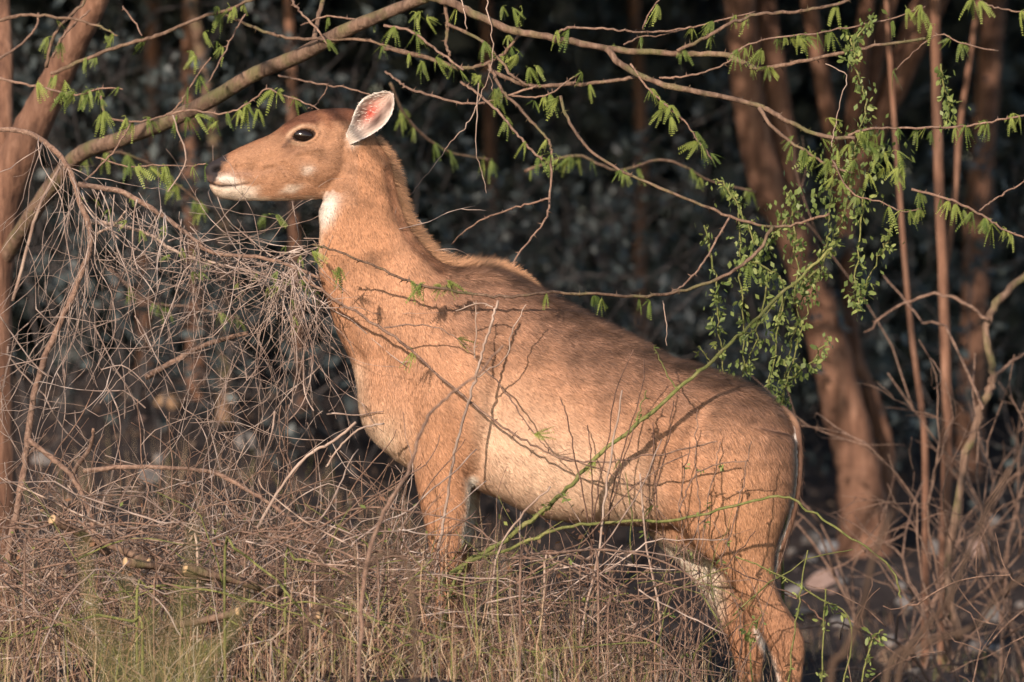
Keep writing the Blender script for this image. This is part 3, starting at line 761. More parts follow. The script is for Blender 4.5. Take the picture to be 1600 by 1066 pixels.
BR = [  # polyline, Y0, Y1, half-width px start/end, thorns, random leaves
    ([(655, -8), (700, 2), (745, 24), (795, 46), (868, 60), (950, 76), (1050, 84), (1130, 86), (1180, 107), (1212, 103), (1262, 94), (1350, 75), (1446, 60)], .45, .05, 7.5, 2.2, 60, 3),
    ([(948, 76), (972, 102), (1028, 130), (1100, 146), (1182, 164), (1232, 190), (1290, 214), (1336, 216)], .25, .0, 5.5, 3, 40, 2),
    ([(1325, 212), (1360, 202), (1420, 200), (1490, 199), (1550, 190), (1610, 180)], .05, .1, 2.2, 1.6, 16, 10),
    ([(1186, 168), (1208, 200), (1252, 232), (1290, 256), (1332, 270)], .08, .02, 3.2, 1.8, 14, 4),
    ([(1058, 80), (1096, 62), (1140, 38), (1190, 22), (1240, 19), (1300, 8), (1350, -8)], .2, .3, 3, 2.6, 18, 4),
    ([(876, 150), (890, 192), (928, 240), (998, 280), (1098, 320), (1142, 340), (1206, 355), (1260, 346), (1296, 334)], .2, -.05, 2.6, 2.2, 30, 2),
    ([(1208, 354), (1182, 396), (1130, 432), (1062, 455), (1000, 463), (930, 460), (862, 458), (800, 464), (742, 460), (690, 452), (640, 440), (580, 414), (530, 394), (488, 382)], -.05, -.42, 3.0, 1.6, 60, 4),
    ([(1140, 340), (1122, 372), (1100, 410), (1074, 440), (1050, 456)], .0, -.08, 1.8, 1.6, 16, 1),
    ([(600, 76), (660, 88), (716, 106), (756, 100), (786, 84), (814, 52)], .5, .4, 4, 2.2, 22, 4),
    ([(600, 40), (640, 48), (680, 76), (706, 96), (724, 110)], .5, .35, 2.4, 1.8, 12, 4),
    ([(696, -6), (698, 40), (697, 70), (703, 88)], .45, .4, 3.2, 2.2, 8, 1),
    ([(700, 38), (750, 62), (780, 92), (800, 118), (826, 134)], .4, .3, 3, 2, 12, 2),
    ([(770, 112), (828, 134), (896, 132), (960, 126), (994, 120)], .35, .25, 3.6, 3, 20, 2),
    ([(764, 100), (774, 122), (790, 148), (814, 172), (838, 198), (858, 222), (862, 238)], .35, .2, 3, 2, 14, 3),
    ([(720, 128), (748, 148), (776, 172), (800, 200), (822, 226), (848, 250)], .35, .2, 2.2, 2, 14, 3),
    ([(862, 236), (860, 300), (852, 344), (826, 376), (806, 404), (800, 424)], .2, .0, 2.0, 1.4, 14, 1),
    ([(860, 310), (820, 320), (780, 334), (740, 350), (706, 382)], .1, .3, 1.8, 1.2, 12, 0),
    ([(602, 112), (622, 126), (640, 140), (680, 152), (730, 162), (780, 154), (838, 134)], .55, .3, 2.2, 1.8, 16, 2),
    ([(800, 150), (832, 152), (862, 146), (888, 126), (904, 116)], .3, .25, 1.6, 1.2, 6, 3),
    ([(868, 54), (888, 44), (950, 45), (1000, 50), (1060, 46), (1110, 36), (1180, 18)], .3, .3, 2.2, 1.2, 14, 5),
    ([(974, 70), (1000, 58), (1030, 56), (1070, 46)], .3, .32, 1.5, 1, 5, 2),
    ([(1004, 46), (1014, 22), (1032, -4)], .3, .3, 1.3, 1, 3, 2),
    ([(985, 100), (1010, 135), (1040, 165), (1070, 190), (1095, 225), (1115, 252)], .2, .1, 1.8, 1.4, 6, 8),
    ([(1142, 85), (1180, 66), (1240, 56), (1310, 46), (1390, 30), (1446, 10)], .1, .15, 1.6, 1.2, 6, 12),
    ([(1030, 122), (1080, 118), (1120, 106), (1150, 90)], .2, .15, 1.8, 1.2, 8, 1),
    ([(1424, 296), (1464, 306), (1500, 318), (1540, 340), (1570, 360), (1612, 374)], .0, -.05, 2.2, 1.8, 10, 6),
    ([(1530, 330), (1560, 308), (1590, 290), (1615, 272)], .0, .1, 1.6, 1.2, 4, 1),
    ([(1520, -4), (1545, 8), (1575, 16), (1612, 20)], .1, .1, 1.6, 1.4, 4, 4),
    ([(80, 115), (130, 94), (180, 75), (230, 60), (272, 45), (320, 25), (360, 14), (410, -8)], .9, .7, 3.2, 2.6, 10, 5),
    ([(-10, 32), (40, 24), (100, 28), (150, 40), (184, 56)], 1.0, .9, 3.2, 1.4, 8, 2),
    ([(-10, 98), (30, 72), (56, 44), (60, 20)], 1.2, 1.2, 2.2, 1.6, 4, 1),
    ([(72, 105), (80, 66), (100, 34), (130, 4), (140, -20)], 1.1, 1.0, 3, 2, 6, 2),
    ([(82, 90), (96, 60), (118, 36), (140, 16)], 1.0, 1.0, 2.2, 1.6, 4, 2),
    ([(352, 24), (400, 44), (440, 58), (494, 62), (560, 62), (612, 74)], .8, .6, 2.8, 2.2, 14, 2),
    ([(490, 66), (496, 36), (506, -8)], .75, .8, 4, 3.6, 3, 0),
    ([(-6, 122), (40, 132), (80, 140), (120, 148), (160, 138), (192, 140)], .7, .6, 2.4, 1.2, 8, 8),
    ([(158, 150), (162, 176), (172, 186), (220, 190), (262, 178), (284, 158), (306, 122), (330, 90)], .6, .5, 2.0, 1.4, 4, 8),
    ([(262, 180), (300, 172), (350, 178), (390, 160), (416, 140), (440, 148), (474, 160), (500, 172)], .5, .3, 1.8, 1.2, 8, 6),
    ([(384, 22), (366, 52), (346, 92), (326, 128)], .7, .6, 1.6, 1.2, 4, 1),
    ([(130, 285), (160, 256), (188, 222), (204, 194)], .4, .45, 1.6, 1.2, 3, 1),
    ([(150, 246), (200, 260), (240, 258), (286, 260), (322, 256)], .45, .2, 1.4, 1, 4, 5),
    ([(456, 0), (470, 20), (494, 44), (512, 70)], .6, .5, 2.2, 1.6, 4, 2),
    ([(192, 10), (206, 30), (222, 56)], .9, .8, 1.6, 1.2, 2, 1),
    ([(435, 118), (470, 126), (520, 134), (560, 142), (584, 150)], .6, .5, 1.9, 1.2, 6, 0),
    ([(480, 172), (496, 160), (510, 140), (508, 130)], .4, .4, 1.3, 1, 3, 0),
    ([(1560, 80), (1500, 66), (1470, 54), (1440, 70), (1400, 110)], .4, .5, 1.4, 1, 3, 4),
    ([(600, 20), (560, 30), (510, 26), (470, 40)], .6, .7, 2, 1.2, 5, 3),
    ([(820, 268), (900, 244), (964, 266), (1040, 250), (1110, 282), (1180, 300)], 2.2, 2.6, 2.6, 1.4, 4, 15),
    ([(70, 262), (150, 236), (226, 252), (292, 300), (330, 330)], 2.3, 2.6, 2.6, 1.4, 4, 14),
    ([(610, 130), (640, 190), (700, 236), (770, 250)], 2.4, 2.8, 2.6, 1.4, 4, 8),
    ([(170, 420), (230, 470), (300, 480), (380, 500)], 2.2, 2.5, 2.2, 1.4, 4, 9),
    ([(1300, 250), (1330, 300), (1380, 318), (1410, 330), (1440, 326)], .0, .0, 1.4, 1, 3, 6),
]
nl = 0
CURVES = []
for k, (pl, Y0, Y1, r0, r1, th, lf) in enumerate(BR):
    nm = 'branch' if r0 >= 2.5 else 'twig'
    o, c = branch(tree, nm, pl, Y0, Y1, r0, r1, M_BARK if r0 > 2.4 else M_TWIG, th, 8 if r0 > 3 else 6, .0016, 6, max(0, lf - 1), LEAVES, .9)
    CURVES.append((c, Y0)); nl += lf
# leaves where the photograph shows them thickest
SPOTS = [(60, 128), (80, 122), (100, 128), (112, 140), (135, 138), (150, 145), (120, 150), (90, 118), (165, 55), (172, 50), (325, 50), (335, 66), (345, 72), (225, 72), (295, 82), (305, 88), (340, 12), (358, 8), (380, 4),
         (190, 182), (205, 190), (225, 186), (275, 182), (290, 186), (305, 184), (330, 186), (342, 190), (390, 165), (398, 172), (384, 160), (430, 140), (440, 145), (416, 338), (424, 336), (205, 256), (220, 258), (255, 260), (238, 262),
         (640, 22), (660, 20), (668, 26), (690, 88), (655, 96), (664, 100), (705, 104), (722, 112), (740, 116), (752, 120), (790, 10), (800, 14), (812, 12), (806, 78), (790, 58), (770, 140), (824, 106), (836, 104), (830, 158), (862, 148), (870, 152), (905, 112), (845, 240), (856, 238), (868, 244), (850, 248), (868, 242), (872, 252), (770, 142), (780, 138),
         (890, 48), (960, 70), (1036, 176), (1050, 182), (1092, 220), (1110, 240), (1188, 78), (1215, 58), (1225, 60), (1240, 56), (1252, 58), (1262, 56), (1112, 34), (1152, 26), (1165, 24), (1416, 12), (1440, 10), (1460, 40), (1480, 56), (1235, 222), (1256, 234), (1272, 240), (1300, 258), (1310, 264), (1326, 268), (1345, 206), (1358, 204), (1366, 214), (1380, 222), (1392, 240), (1372, 232), (1386, 252), (1400, 262), (1440, 202), (1450, 200), (1458, 206), (1490, 198), (1532, 192), (1542, 190), (1590, 182),
         (1496, 320), (1512, 326), (1524, 334), (1290, 250), (1310, 236), (1330, 226), (1350, 228), (1362, 244), (1374, 258), (1388, 236), (1340, 252), (1320, 284), (1352, 272), (1398, 276), (1410, 262), (1300, 272), (1262, 244), (1290, 190), (1240, 214), (1540, 342), (1548, 344), (1556, 350), (1566, 356), (1480, 312), (1270, 238), (1205, 108), (1195, 106),
         (700, 440), (710, 446), (690, 448), (662, 444), (640, 440), (520, 424), (530, 420), (500, 386), (488, 392), (930, 462), (940, 466), (1002, 466), (1010, 468)]
for (x, y) in SPOTS:
    best = (9, .2)
    for c, q in CURVES:
        t_ = P(x, y, q); d = np.abs(c[:, 0] - t_[0]) + np.abs(c[:, 2] - t_[2]); k = int(np.argmin(d))
        if d[k] < best[0]: best = (d[k], c[k, 1])
    put_leaf(random.choice(LEAVES[1:]), P(x, y, best[1]), tree, .88, .4)
# unseen bough added to the tree overhead to dapple the antelope's back
fb = spline([P(150, -20, 1.9), (-1.6, .6, 2.75), (-1.75, -.9, 3.0), (-1.75, -2.6, 3.12), (-1.6, -4.2, 3.08), (-1.5, -6.0, 3.45)], 8)
v, f = tube(fb, np.linspace(.024, .006, len(fb)), 8, .04); part('branch', v, f, M_BARK, tree)
for k in range(15):
    i0 = rng.integers(29, len(fb) - 1); e = fb[i0] + np.array([rng.uniform(-.9, 1.1), rng.uniform(-.7, .5), rng.uniform(-.05, .25)])
    e[2] = max(e[2], 1.5 + (e[1] + 16) * .0438 + .17)
    q = spline([fb[i0], (fb[i0] + e) / 2 + rng.normal(0, .05, 3), e], 6); v, f = tube(q, np.linspace(.006, .002, len(q)), 5); part('twig', v, f, M_TWIG, tree)
    for _ in range(3): put_leaf(random.choice(LEAVES[2:]), q[rng.integers(3, len(q))], tree, 1.0, .3)
# dry tendrils caught on the branches
for pl, Y in (([(752, 148), (738, 180), (722, 202), (700, 228), (682, 254), (660, 280), (642, 304)], .3), ([(748, 130), (746, 170), (744, 230), (752, 268), (760, 302)], .3),
              ([(760, -6), (766, 40), (770, 76), (766, 110), (752, 150)], .35), ([(770, 150), (768, 130), (762, 108)], .32), ([(1290, 100), (1322, 118), (1312, 160), (1304, 200), (1300, 230)], .05),
              ([(720, -5), (726, 20), (730, 45)], .4), ([(1035, 470), (1040, 500), (1042, 540)], -.1)):
    branch(tree, 'tendril', pl, Y, Y - .05, 1.0, .6, M_DRY, 0, 5, .002)

# ================================================================== climbing vine hanging on the right
vine = thing('climbing_vine', 'green leafy vine trailing down in curtains behind the rump of the antelope', 'vine', (P(1240, 610, .35)[0], .35, float(gz(P(1240, 610, .35)[0], .35))))
VS = [([(1100, 352), (1112, 402), (1120, 470), (1124, 520), (1132, 590)], .12), ([(1150, 306), (1156, 360), (1158, 420), (1162, 500), (1160, 585)], .14),
      ([(1200, 420), (1194, 470), (1180, 530), (1164, 580)], .2), ([(1330, 60), (1336, 100), (1344, 130), (1352, 160), (1346, 200), (1330, 250)], .1),
      ([(1362, 30), (1340, 60), (1334, 90)], .12), ([(1300, 280), (1296, 330), (1290, 380), (1270, 420), (1250, 470), (1240, 530), (1226, 600), (1218, 640)], .3),
      ([(1330, 290), (1318, 340), (1300, 380), (1276, 440), (1256, 500), (1236, 570), (1222, 630)], .3), ([(1350, 300), (1346, 350), (1340, 420), (1340, 480)], .15),
      ([(1230, 340), (1200, 380), (1180, 400)], .1), ([(1160, 400), (1190, 415), (1222, 440), (1216, 500)], .12), ([(1280, 420), (1226, 470), (1214, 540), (1200, 600)], .25),
      ([(1470, 100), (1478, 140), (1484, 170), (1476, 200)], .3), ([(1395, 350), (1380, 390), (1360, 430), (1342, 470)], .2), ([(1296, 530), (1262, 570), (1240, 590)], .25),
      ([(1232, 300), (1240, 350), (1246, 420), (1240, 470)], .12), ([(1120, 280), (1140, 300), (1162, 340), (1184, 384)], .1)]
stems = []
for pl, Y in VS:
    o, c = branch(vine, 'stem', pl, Y, Y + rng.normal(0, .05), 1.7, 1.1, M_GREENTWIG, 0, 6, .004)
    stems.append(c)
# stem that roots the vine
branch(vine, 'stem', [(1222, 630), (1216, 700), (1226, 800), (1222, 900), (1230, 1160)], .35, .35, 2.0, 3.0, M_GREENTWIG, 0, 6, .004)
NV = 0
for c in stems:
    L = np.linalg.norm(c[-1] - c[0])
    for _ in range(int(L * 40) + 3):
        put_leaf(random.choice(OVALS), c[rng.integers(0, len(c))] + rng.normal(0, .008, 3), vine, .95, .7); NV += 1
mb = MB()                                                             # the dense curtain of small leaves between the stems
hang = [P(x, y, .12) for x, y in ((1262, 60), (1240, 200), (1345, 210), (1320, 240), (1375, 235), (1300, 262), (1330, 275), (1390, 262), (1270, 300), (1230, 330), (1290, 330))]
for _ in range(1000):
    if rng.random() < .3: p = hang[rng.integers(2, len(hang))] + rng.normal(0, .045, 3)
    else:
        q = stems[rng.integers(0, len(stems))]; p = q[rng.integers(0, len(q))] + rng.normal(0, .018, 3)
    s = rng.uniform(.014, .030)
    d = unit([rng.normal(0, .5), rng.normal(0, .5), -1]); sd_ = unit(np.cross(d, rng.normal(0, 1, 3)))
    mb.add([p, p + d * s * .5 + sd_ * s * .3, p + d * s, p + d * s * .5 - sd_ * s * .3], [[0, 1, 2, 3]])
mb.build('foliage', M_VINE, vine, 'stuff')
print('leaves', nl + len(SPOTS), 'vine leaves', NV)

# ================================================================== green shoots crossing in front of the antelope
def shoot(name, label, cat, pl, Y0, Y1, r0, r1, mat, thorn, lf, lset, group=None, subs=()):
    p0 = P(*pl[-1], Y1)
    t = thing(name, label, cat, p0, group)
    branch(t, 'stem', pl, Y0, Y1, r0, r1, mat, thorn, 7, .0022, 6, lf, lset, .8)
    for s_ in subs: branch(t, 'twig', s_[0], s_[1], s_[2], 1.4, .8, mat, 3, 5, .002, 5, s_[3] if len(s_) > 3 else 1, lset, .8)
    return t
shoot('green_shoot', 'thin green thorny shoot slanting across flank of the antelope', 'shoot',
      [(1300, 388), (1262, 424), (1212, 468), (1160, 520), (1110, 566), (1052, 616), (990, 668), (930, 716), (885, 764), (840, 806), (780, 850), (700, 900), (640, 980), (600, 1100)], -.22, -.5, 2.4, 4.2, M_GREENTWIG, 22, 5, OVALS,
      subs=[([(1060, 610), (1046, 590), (1030, 560), (1022, 540)], -.3, -.3), ([(1160, 520), (1180, 516), (1214, 470)], -.25, -.2), ([(990, 668), (1000, 640), (1010, 610)], -.35, -.33, 3), ([(1110, 566), (1100, 552), (1092, 540)], -.28, -.28), ([(885, 764), (868, 780), (850, 792)], -.42, -.42, 4)])
shoot('curved_shoot', 'yellow green leafless shoot arching beyond the tail over bare soil', 'shoot', [(1408, 934), (1398, 900), (1372, 868), (1310, 828), (1262, 796), (1224, 776), (1150, 790), (1060, 812), (960, 816), (880, 826), (800, 856), (720, 890), (690, 1000), (680, 1120)], -.45, -.5, 1.4, 3.0, M_GREENTWIG, 4, 0, OVALS)
shoot('blue_twig', 'grey blue dead twig drooping over chest and belly of the antelope', 'twig', [(474, 432), (520, 466), (590, 508), (642, 548), (690, 592), (740, 632), (786, 668), (830, 694), (872, 714), (920, 722), (990, 716), (1060, 704), (1120, 690)], -.3, -.42, 2.4, 1.2, M_TWIG, 18, 3, LEAVES[:2],
      subs=[([(600, 512), (660, 508), (700, 520), (740, 552)], -.32, -.36), ([(752, 572), (790, 612), (816, 652), (846, 690), (862, 706)], -.36, -.4), ([(880, 714), (950, 740), (1000, 770), (1060, 830)], -.42, -.44)])
shoot('hanging_twig', 'brown dead twig hooked across shoulder of the antelope', 'twig', [(778, 470), (770, 500), (756, 540), (744, 580), (732, 630), (712, 700), (700, 760), (690, 830), (678, 900), (670, 1000), (668, 1090)], -.34, -.4, 2.0, 2.4, M_DRY, 4, 0, LEAVES,
      subs=[([(770, 480), (750, 474), (712, 486)], -.34, -.34, 0), ([(738, 600), (760, 580), (790, 560), (800, 520), (822, 476)], -.36, -.34, 0), ([(742, 560), (743, 520), (744, 470)], -.34, -.34, 0)])
shoot('forked_stick', 'blurred tan forked stick leaning before chest of the antelope', 'stick', [(786, 540), (740, 590), (690, 628), (662, 664), (648, 710), (630, 750), (600, 800), (570, 900), (560, 1080)], -1.7, -1.9, 1.8, 4.0, M_TWIG, 4, 0, LEAVES)
# ================================================================== the wood behind
def hit(px_, py_):
    """where the ray through a pixel meets the ground"""
    for Y in np.arange(.6, 60, .05):
        p = P(px_, py_, Y)
        if p[2] <= float(gz(p[0], Y)): return p
    return P(px_, py_, 60)
def leaf_quads(pts, size, flat=.6):
    n = len(pts); d = rng.normal(0, 1, (n, 3)); d[:, 2] -= .3; d /= np.linalg.norm(d, axis=1)[:, None]
    s = np.cross(d, rng.normal(0, 1, (n, 3))); s /= np.linalg.norm(s, axis=1)[:, None]
    L = (size * rng.uniform(.6, 1.4, n))[:, None]
    v = np.stack([pts, pts + d * L * .5 + s * L * .3, pts + d * L, pts + d * L * .5 - s * L * .3], 1).reshape(-1, 3)
    f = np.arange(n * 4).reshape(-1, 4)
    return v, f
def clumpy(n, cen, rad, nclump, spread=.28):
    """points in clumps through an ellipsoid"""
    u = rng.normal(0, 1, (nclump, 3)); u /= np.linalg.norm(u, axis=1)[:, None]; u *= rng.random((nclump, 1)) ** .4
    cc = np.array(cen) + u * np.array(rad)
    k = rng.integers(0, nclump, n)
    return cc[k] + rng.normal(0, 1, (n, 3)) * np.array(rad) * spread
def bg_tree(label, stems_, Y, crown, mat=M_TRUNK, nleaf=3500, lsize=.13, cat='tree', base=None):
    x0 = P(*stems_[0][0][0], Y)
    zb = float(gz(x0[0], Y))
    t = thing('background_tree', label, cat, (x0[0], Y, zb), 'trees of the wood behind')
    for k, (pl, r0, r1) in enumerate(stems_):
        q = [P(a, b, Y + .15 * k) for a, b in pl]
        if k == 0: q = [np.array([q[0][0], Y, zb - .1])] + q
        q.append(q[-1] + (q[-1] - q[-2]) * .4 + np.array([0, 0, .8]))
        c = spline(q, 8); r = np.linspace(r0, r1, len(c)) * ppm(Y)
        if k == 0: r *= 1 + .5 * np.exp(-np.linspace(0, 1, len(c)) * 9)
        v, f = tube(c, r, 12, .05); part('trunk' if k == 0 else 'limb', v, f, mat, t)
    top = q[-1]
    if crown:
        cz, rx, ry, rz = crown
        p = clumpy(nleaf, (top[0], Y, cz), (rx, ry, rz), 70)
        zmin = 1.5 + (p[:, 1] + 16) * .0462 + .12                      # leaves stay in the crown, above its lowest boughs
        p = p[p[:, 2] > zmin]
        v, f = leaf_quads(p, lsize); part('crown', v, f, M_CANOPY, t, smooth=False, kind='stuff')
        for _ in range(6):
            e = np.array([top[0], Y, cz]) + rng.normal(0, .5, 3) * (rx, ry, rz * .6); e[2] = max(e[2], top[2] + .3)
            c = spline([top - (0, 0, .3), (top + e) / 2 + rng.normal(0, .15, 3), e], 5)
            v, f = tube(c, np.linspace(.05, .012, len(c)), 7, .04); part('bough', v, f, mat, t)
    return t
bg_tree('stout reddish double-stemmed tree on bare soil behind the rump', [
    ([(1352, 830), (1340, 730), (1312, 610), (1276, 470), (1236, 356), (1196, 280), (1172, 170), (1162, 70), (1155, -40)], 36, 22),
    ([(1330, 690), (1290, 540), (1250, 400), (1232, 280), (1214, 150), (1198, 40), (1192, -60)], 24, 18),
    ([(1385, 810), (1382, 700), (1360, 620), (1330, 520)], 16, 12)], 9, (4.6, 3.2, 2.6, 1.7), nleaf=5200)
bg_tree('slender pale brown straight tree among red dry twigs', [([(1476, 860), (1480, 700), (1474, 450), (1466, 250), (1462, 60), (1462, -60)], 8.5, 7.5), ([(1474, 440), (1490, 330), (1500, 200), (1520, 60), (1530, -40)], 6, 4)], 4.9, (4.1, 2.6, 1.9, 1.2), M_TRUNK, 4200, .11)
bg_tree('thin leaning pole-like tree beside slender pale brown tree', [([(1446, 740), (1440, 640), (1424, 520), (1410, 360), (1394, 140), (1384, -40)], 5, 4)], 4.6, (4.2, 2.2, 1.6, 1.1), M_TRUNK, 2600, .11)
bg_tree('dark trunk in deep shade beyond slender pale brown tree', [([(1512, 720), (1520, 560), (1530, 300), (1546, 100), (1556, -40)], 22, 17)], 15, (5.4, 3.6, 3, 2), M_TRUNK, 4200)
bg_tree('reddish trunk behind the muzzle of the antelope', [([(306, 640), (306, 520), (304, 400), (298, 260), (296, 120), (300, -40)], 15, 12)], 13, (4.8, 3.4, 2.8, 1.7), M_TRUNK, 5200)
bg_tree('thin reddish trunk behind the forehead of the antelope', [([(470, 640), (462, 420), (458, 240), (456, 110), (450, -40)], 9, 7)], 12, (5.0, 3.4, 2.8, 1.9), M_TRUNK, 4200)
bg_tree('shaded reddish trunk over the back of the antelope', [([(780, 640), (770, 420), (766, 240), (760, -40)], 10, 8)], 17, (5.6, 3.8, 3, 2.2), M_TRUNK, 4200)
bg_tree('dim trunk between rump and withers in deep shade', [([(1010, 640), (1000, 420), (1004, 240), (990, -40)], 10, 8)], 20, (6, 4, 3, 2.3), M_TRUNK, 4200)
bg_tree('grey shaded trunk low behind the hanging dry tangle', [([(352, 760), (350, 600), (352, 420), (338, 240), (310, 60), (296, -40)], 12, 8)], 10.5, (4.6, 3.0, 2.2, 1.4), M_BARK, 4200)
bg_tree('dark trunk beside reddish trunk in shade of the wood', [([(228, 640), (226, 420), (236, 200), (240, -40)], 12, 10)], 18, (5.2, 3.8, 3, 2), M_TRUNK, 4200)

# crown of the thorn tree, out of view, shaped to shade the wood
p = np.vstack([clumpy(4200, (-2.2, 3.6, 4.3), (2.2, 1.5, 1.3), 60), clumpy(4200, (0.6, 3.4, 4.2), (2.4, 1.4, 1.2), 60)])
p = p[(p[:, 2] > 2.62 + .05 * p[:, 1]) & (p[:, 1] > 1.5)]
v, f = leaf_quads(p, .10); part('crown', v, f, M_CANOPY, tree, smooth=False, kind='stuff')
for a_, b_ in (((152, -60), (-1.6, 3.2, 4.2)), ((190, -200), (-.4, 3.4, 4.4)), ((190, -200), (1.0, 3.2, 4.2)), ((-30, -200), (-2.6, 3.8, 4.6)), ((-30, -200), (-3.0, 3.0, 4.0))):
    s0 = P(*a_, 1.9); e = np.array(b_)
    c = spline([s0, (s0 + e) / 2 + (0, 0, .25), e], 6); v, f = tube(c, np.linspace(.03, .01, len(c)), 7, .04); part('bough', v, f, M_TRUNK, tree)

# far woodland closing the view
mb = MB()
n = 150000
y_ = rng.uniform(24, 44, n); x_ = rng.uniform(-1, 1, n) * (9 + .1 * y_); z_ = rng.uniform(-.1, 7.5, n)
v, f = leaf_quads(np.stack([x_, y_, z_], 1), .25); mb.add(v, f)
n = 42000                                                             # its canopy, out of view, shaped to block the sun
p = clumpy(n, (-4, 20, 6.8), (12, 15, 2.4), 380, .12); p = p[p[:, 2] > 1.5 + (p[:, 1] + 16) * .0462 + .3]; p = p[p[:, 1] > 4.5]
v, f = leaf_quads(p, .32); mb.add(v, f)
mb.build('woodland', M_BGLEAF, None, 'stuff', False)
bpy.data.objects['woodland']['label'] = 'dark shaded woodland closing the view behind all trunks'
bpy.data.objects['woodland']['category'] = 'woodland'

# understorey shrubs in the shade between the trunks
def grow(mb, p, d, L, r, seg_=7, curl=.25, grav=0.0, sides=4, child=0, depth=0, tips=None):
    pts_ = [p]; dd = unit(d)
    for k in range(seg_):
        dd = unit(dd + rng.normal(0, curl, 3) + np.array([0, 0, grav])); p = p + dd * L / seg_; pts_.append(p)
        if tips is not None: tips.append(p)
        if child and k > 0 and depth < 3 and rng.random() < child:
            grow(mb, p, unit(dd + rng.normal(0, .8, 3)), L * rng.uniform(.35, .6), r * .6, max(4, seg_ - 2), curl, grav, sides, child * .8, depth + 1, tips)
    mb.add(*tube(np.array(pts_), np.linspace(r, r * .4, len(pts_)), sides))
def shrub(name, label, cat, x, Y, n, H, lean, mat, leafmat, nleaf, lsize, r=.006, curl=.2, group=None, child=.4, grav=0.0):
    zb = float(gz(x, Y)); t = thing(name, label, cat, (x, Y, zb), group)
    for k in range(n):
        mb = MB(); tips = []
        a = rng.uniform(0, 6.28)
        grow(mb, np.array([x + rng.normal(0, .08), Y + rng.normal(0, .08), zb - .03]), (math.cos(a) * lean, math.sin(a) * lean, 1), H * rng.uniform(.6, 1.1), r * rng.uniform(.7, 1.3), 9, curl, grav, 4, child, 0, tips)
        st = mb.build('stem', mat, t)
        if nleaf:
            tp = np.array(tips); q = tp[rng.integers(0, len(tp), nleaf // n)] + rng.normal(0, .03, (nleaf // n, 3))
            v, f = leaf_quads(q, lsize); part('foliage', v, f, leafmat, st, smooth=False, kind='stuff')
    return t
UG = 'shaded shrubs between the trunks'
for (pxx, Y, H, nl_) in ((120, 10.5, 2.2, 520), (235, 9, 2.0, 520), (420, 9, 2.4, 560), (560, 10, 2.2, 420), (690, 11.5, 2.2, 300), (820, 9, 2.3, 420), (930, 11, 2.4, 300), (1060, 11, 2.6, 420), (1110, 12, 2.5, 260), (60, 9, 2.4, 560), (640, 14, 3, 560), (880, 15, 3.0, 520), (1420, 12, 2.6, 420), (1570, 9, 2.4, 420), (180, 13, 3, 560), (1250, 14, 2.6, 420)):
    shrub('understorey_shrub', 'thin leafy shrub in deep shade between the trunks of the wood', 'shrub', P(pxx, 500, Y)[0], Y, 6, H, .45, M_SHADETWIG, M_BGLEAF, nl_, .07, .007, .22, UG)
# drier, redder shrubs by the slender trees
for (pxx, Y, H, lab) in ((1420, 3.2, 1.3, 'dry reddish shrub of bare twigs beneath thin leaning pole-like tree'), (1540, 2.6, 1.45, 'dry reddish shrub of bare twigs spreading past slender pale brown tree'), (1610, 3.6, 1.6, 'tall dry reddish shrub of bare twigs above grassy soil hump')):
    shrub('dry_shrub', lab, 'shrub', P(pxx, 500, Y)[0], Y, 7, H, .55, M_TWIG, None, 0, 0, .0065, .22, None, .42)
bough = thing('crooked_bough', 'crooked brown dead bough leaning through red dry twigs', 'bough', P(1500, 1000, 2.4))
branch(bough, 'stem', [(1650, 380), (1600, 432), (1556, 474), (1540, 520), (1552, 580), (1548, 610), (1530, 650), (1500, 760), (1480, 900), (1500, 1000)], 2.6, 2.4, 6, 7, M_BARK, 0, 8, .004)
branch(bough, 'twig', [(1545, 500), (1500, 470), (1460, 462), (1400, 480), (1350, 520)], 2.5, 2.6, 3, 1.6, M_TWIG, 3, 6, .004)
branch(bough, 'twig', [(1552, 590), (1590, 560), (1630, 540)], 2.5, 2.6, 3, 1.6, M_TWIG, 3, 6, .004)
branch(bough, 'twig', [(1536, 640), (1480, 520), (1440, 500), (1380, 430)], 2.4, 2.9, 2.6, 1.2, M_TWIG, 3, 6, .006)
# ------------------------------------------------------------------ stones on the soil
def stone(p, sx, sy, sz, col3, seed, label, group=None, rot=0, rough=.25, name='stone'):
    r_ = np.random.default_rng(seed); bm = bmesh.new(); bmesh.ops.create_icosphere(bm, subdivisions=3, radius=1)
    ks = [(r_.normal(0, 1, 3), r_.uniform(1.5, 4), r_.uniform(0, 6)) for _ in range(7)]
    pl_ = [(unit(r_.normal(0, 1, 3)), r_.uniform(.55, .85)) for _ in range(7)]
    for v in bm.verts:
        q = np.array(v.co)
        for nrm_, d in pl_:
            e = q @ nrm_ - d
            if e > 0: q = q - nrm_ * e
        q = q * (1 + rough * .3 * sum(math.sin(q @ k[0] * k[1] + k[2]) for k in ks) / 7)
        v.co = (q[0] * sx, q[1] * sy, q[2] * sz)
    me = bpy.data.meshes.new(name); bm.to_mesh(me); bm.free()
    o = link(name, me, col3); o.location = tuple(map(float, p)); o.rotation_euler = (r_.normal(0, .2), r_.normal(0, .2), rot)
    tag(o, label, 'stone', group)
    return o
def stone_mat(name, a, b):
    m, nt, bs = new_mat(name); n1 = noise(nt, 14, 6, geo_pos(nt), .65)
    nt.links.new(ramp(nt, n1, [(.3, a), (.7, b)]), bs.inputs['Base Color']); bs.inputs['Roughness'].default_value = .9; bump(nt, bs, n1, .6, .01); return m
MS = [stone_mat('grey_stone', (.09, .082, .08), (.19, .175, .165)), stone_mat('pale_stone', (.15, .155, .165), (.27, .27, .28)), stone_mat('pink_stone', (.19, .125, .105), (.29, .205, .175)), stone_mat('tan_stone', (.26, .15, .085), (.38, .25, .15))]
